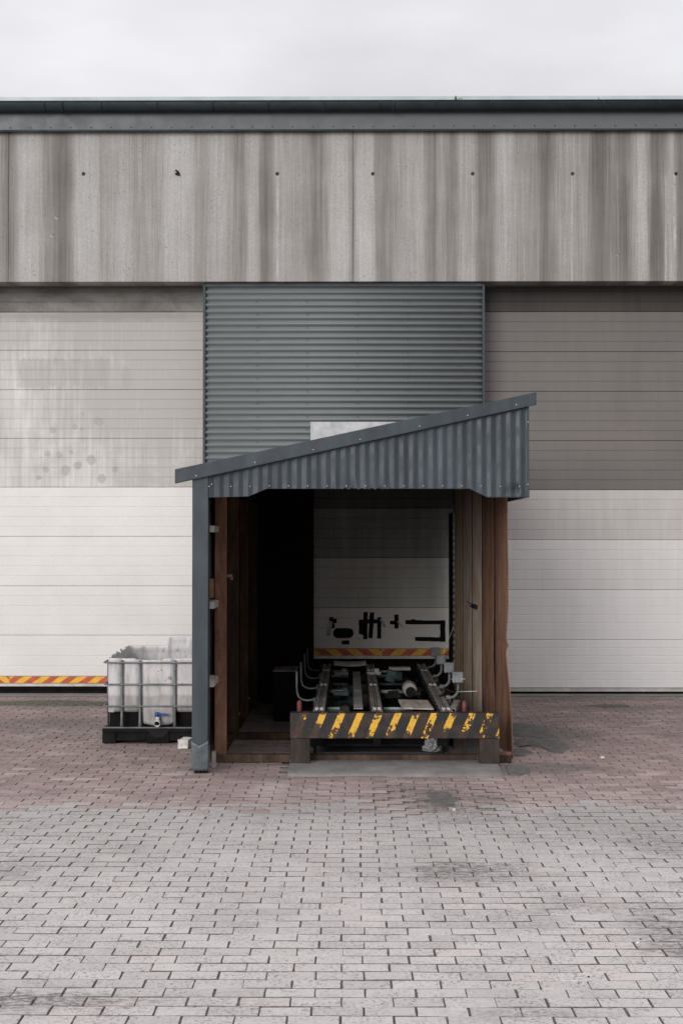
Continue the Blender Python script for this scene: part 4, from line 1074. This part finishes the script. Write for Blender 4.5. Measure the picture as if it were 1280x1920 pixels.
chunk('paper_scrap', 1192, 1763, (.014, .009, .004), 'paper', 'tiny yellowish white scrap on the grey pavers at the right', 'litter', 5, .6)
chunk('stone', 1197, 1756, (.007, .006, .004), 'dark', 'tiny dark stone beside the pale scrap on the grey pavers', 'stone', 6)
chunk('stone', 1100, 1825, (.007, .007, .004), 'dark', 'tiny dark stone on grey pavers near the bottom right', 'stone', 7)
chunk('stone', 235, 1410, (.016, .014, .009), 'dark', 'dark stone on the red pavers in front of the white tank', 'stone', 8)
chunk('stone', 850, 1511, (.02, .016, .012), 'rubble', 'small white stone in the silt in front of the slab', 'stone', 9)
chunk('stone', 865, 1424, (.024, .02, .016), 'rubble', 'small white stone on the slab left of the right beam post', 'stone', 11)
chunk('stone', 1127, 1420, (.028, .024, .012), 'rubble', 'pale stone on the red pavers right of the shelter', 'stone', 12)

# ------------------------------------------------------------------ cut-open liquid tank in its cage
YT = 11.2
tx0, tx1 = gx(193, YT), gx(193, YT) + .985; ty1 = YT + 1.12
tk = thing('liquid_tank', ((tx0 + tx1) / 2, YT + .5, 0), 'grimy white caged liquid tank with its top cut open, on a black pallet', 'tank')
# pallet
pl = MB(); zp0 = .128
pl.box(tx0, tx1, YT, ty1, zp0 - .035, zp0)
pl.box(tx0, tx0 + .12, YT + .004, ty1 - .004, 0.002, zp0 - .0355); pl.box(tx1 - .12, tx1, YT + .004, ty1 - .004, 0.002, zp0 - .0355)
mid = gx(297, YT); pl.box(mid - .1, mid + .1, YT + .004, ty1 - .004, .002, zp0 - .0355)
pl.box(tx0 + .121, mid - .101, YT + .012, YT + .04, .02, zp0 - .0355); pl.box(mid + .101, tx1 - .121, YT + .012, YT + .04, .02, zp0 - .0355)
pl.build('pallet', M['pallet'], tk, bevel=.006)
bx_ = MB(); bx_.prism([(mid - .10, YT - .003, zp0 - .002), (mid + .11, YT - .003, zp0 - .002), (mid + .05, YT - .003, .05), (mid - .03, YT - .003, .05)], (0, .006, 0)); bx_.build('pallet_mark', M['dark'], tk)
# tank body: rounded open shell with cut rim
tz0 = gz(1336, YT + .03); ix0_, ix1_, iy0, iy1 = tx0 + .035, tx1 - .03, YT + .03, ty1 - .03
def ring_pt(t, ins):
    """t 0..1 round the rounded rectangle, starting at the front left corner, going right"""
    x0, x1, y0, y1 = ix0_ + ins, ix1_ - ins, iy0 + ins, iy1 - ins; r = max(.02, .07 - ins)
    W_, D_ = x1 - x0 - 2 * r, y1 - y0 - 2 * r; q = math.pi * r / 2; per = 2 * (W_ + D_) + 4 * q; s = t * per
    for k, (L_, typ) in enumerate(((W_, 'f'), (q, 'c'), (D_, 'r'), (q, 'c'), (W_, 'b'), (q, 'c'), (D_, 'l'), (q, 'c'))):
        if s <= L_ or k == 7: break
        s -= L_
    cs = {1: (x1 - r, y0 + r, -90), 3: (x1 - r, y1 - r, 0), 5: (x0 + r, y1 - r, 90), 7: (x0 + r, y0 + r, 180)}
    if k == 0: return x0 + r + s, y0, 'f'
    if k == 2: return x1, y0 + r + s, 'r'
    if k == 4: return x1 - r - s, y1, 'b'
    if k == 6: return x0, y1 - r - s, 'l'
    cx, cy, a0 = cs[k]; a = R(a0) + s / r; return cx + r * math.cos(a), cy + r * math.sin(a), 'c'
def rim(x, y):
    f = (y - iy0) / (iy1 - iy0)
    z = .733 + .03 * f + .006 * mnoise.noise(Vector((x * 9, y * 9, 2))) + .004 * mnoise.noise(Vector((x * 30, y * 30, 2)))
    if f > .9: z = .757 + .006 * mnoise.noise(Vector((x * 9, 5, 2)))
    if f > .85 and x > gx(318, ty1): z += .075 + .01 * mnoise.noise(Vector((x * 14, 1, 1)))
    if f < .1 and gx(255, YT) < x < gx(305, YT): z -= .014 + .008 * mnoise.noise(Vector((x * 40, 0, 0)))
    if x < ix0_ + .05 and .1 < f < .9: z += .012 * math.sin(f * 34)
    return z
NP, NZ = 260, 26
bars_px = [229, 263, 328, 392]
bars_x = [gx(p_, YT) for p_ in bars_px]
def wall(t, v, ins):
    x, y, sd_ = ring_pt(t % 1.0, ins); zt_ = rim(x, y); z = tz0 + (zt_ - tz0) * v
    # moulded channels behind the uprights and rounded shoulders
    d = 0
    if sd_ == 'f':
        for b in bars_x: d = max(d, .016 * math.exp(-((x - b) / .022) ** 4))
        y += d
    if sd_ == 'b' or sd_ == 'r' or sd_ == 'l':
        u_ = x if sd_ == 'b' else y
        d = .016 * (1 if math.sin(u_ * 2 * math.pi / .26) > .55 else 0)
        if sd_ == 'b': y -= d
        elif sd_ == 'l': x += d
        else: x -= d
        if sd_ == 'b' and z > .70: y -= .010
    lowr = max(0, 1 - v / .06) ** 2 * .03
    if sd_ == 'f': y += lowr
    return Vector((x, y, z))
tb_ = MB()
vs = [wall(i / NP, j / (NZ - 1), 0) for j in range(NZ) for i in range(NP)]
vs += [wall(i / NP, 1 - j / (NZ - 1), .010) + Vector((0, 0, .0)) for j in range(NZ) for i in range(NP)]
L = 2 * NZ
fs = [(j * NP + i, j * NP + (i + 1) % NP, (j + 1) * NP + (i + 1) % NP, (j + 1) * NP + i) for j in range(L - 1) for i in range(NP)]
tb_.add(vs, fs, 0, True)
fl_ = [Vector((p_.x, p_.y, tz0 + .012)) for p_ in vs[-NP:]]
tb_.add(fl_, [tuple(range(NP))], 0)
bt_ = [Vector((p_.x, p_.y, tz0 - .001)) for p_ in vs[:NP]]; tb_.add(bt_, [tuple(range(NP))], 0)
body = tb_.build('tank_body', M['tank'], tk)
# sump boss with valve
sm_ = MB(); xa, xb = gx(268, YT), gx(326, YT)
def boss(u, v):
    x = xa + (xb - xa) * u; e = 1 - (2 * u - 1) ** 4
    return (x, YT + .032 + .05 * (1 - v) * .5 - .012 * e, .150 + (tz0 + .05 - .150) * v + (1 - v) * .02 * (2 * u - 1) ** 2)
sm_.grid(boss, 16, 8); sm_.build('sump', M['tank'], tk, solid=.012)
vx, vz = gx(297, YT), gz(1357, YT - .02)
vm = MB(); vm.tube([(vx, YT + .04, vz + .02), (vx, YT - .01, vz + .012), (vx, YT - .05, vz)], .024, 16, rr=[.02, .022, .026], caps=False)
vm.tube([(vx, YT + .0, vz + .01), (vx, YT + .0, vz + .07)], .017, 12)
vv = vm.build('valve', M['valve'], tk, solid=.005)
MB().tube([(vx, YT - .03, vz + .003), (vx, YT - .035, vz + .001)], .018, 14).build('valve_bore', M['black'], vv)
hm = MB(); hm.tube([(vx - .005, YT - .005, vz + .058), (vx - .005, YT - .005, vz + .095)], .021, 12); hm.obox((vx + .045, YT - .012, vz + .078), (.095, .02, .018), Matrix.Rotation(.08, 3, 'Y')); hm.build('valve_handle', M['blue'], vv, bevel=.003)
# cage
zc = [gz(1243, YT), gz(1284, YT), gz(1325, YT)]
for z in zc:
    x0c, x1c, y0c, y1c, r = tx0 + .006, tx1 - .004, YT + .012, ty1 - .01, .05
    pts = []
    for (cx, cy, a0) in ((x1c - r, y0c + r, -90), (x1c - r, y1c - r, 0), (x0c + r, y1c - r, 90), (x0c + r, y0c + r, 180)):
        pts += [(cx + r * math.cos(R(a0 + a)), cy + r * math.sin(R(a0 + a)), z) for a in range(0, 91, 15)]
    pts.append(pts[0]); MB().tube(pts, .0075, 8, caps=False).build('cage_hoop', M['cage'], tk)
MB().box(tx0 + .012, tx1 - .01, YT + .006, YT + .03, zp0 + .002, zp0 + .012).build('cage_plate', M['cage'], tk)
for x in bars_x[:3] + [tx1 - .03]:
    zlow, n_ = zp0 + .012, 0
    MB().tube([(x, YT + .024, zlow), (x, YT + .024, zlow + .05), (x, YT + .024, zc[0] + .02)], .012, 10, rr=[.017, .012, .012]).build('cage_upright', M['cage'], tk)
for k in range(4):
    y = YT + .2 + k * .24; MB().tube([(tx0 + .016, y, zp0 + .012), (tx0 + .016, y, zc[0] + .01)], .011, 10).build('cage_upright', M['cage'], tk)
    y = YT + .2 + k * .24; MB().tube([(tx1 - .016, y, zp0 + .012), (tx1 - .016, y, zc[0] + .01)], .011, 10).build('cage_upright', M['cage'], tk)
MB().box(tx0 + .05, tx1 - .05, YT + .09, ty1 - .06, zp0 + .003, tz0 - .004).build('pallet_core', M['black'], tk)
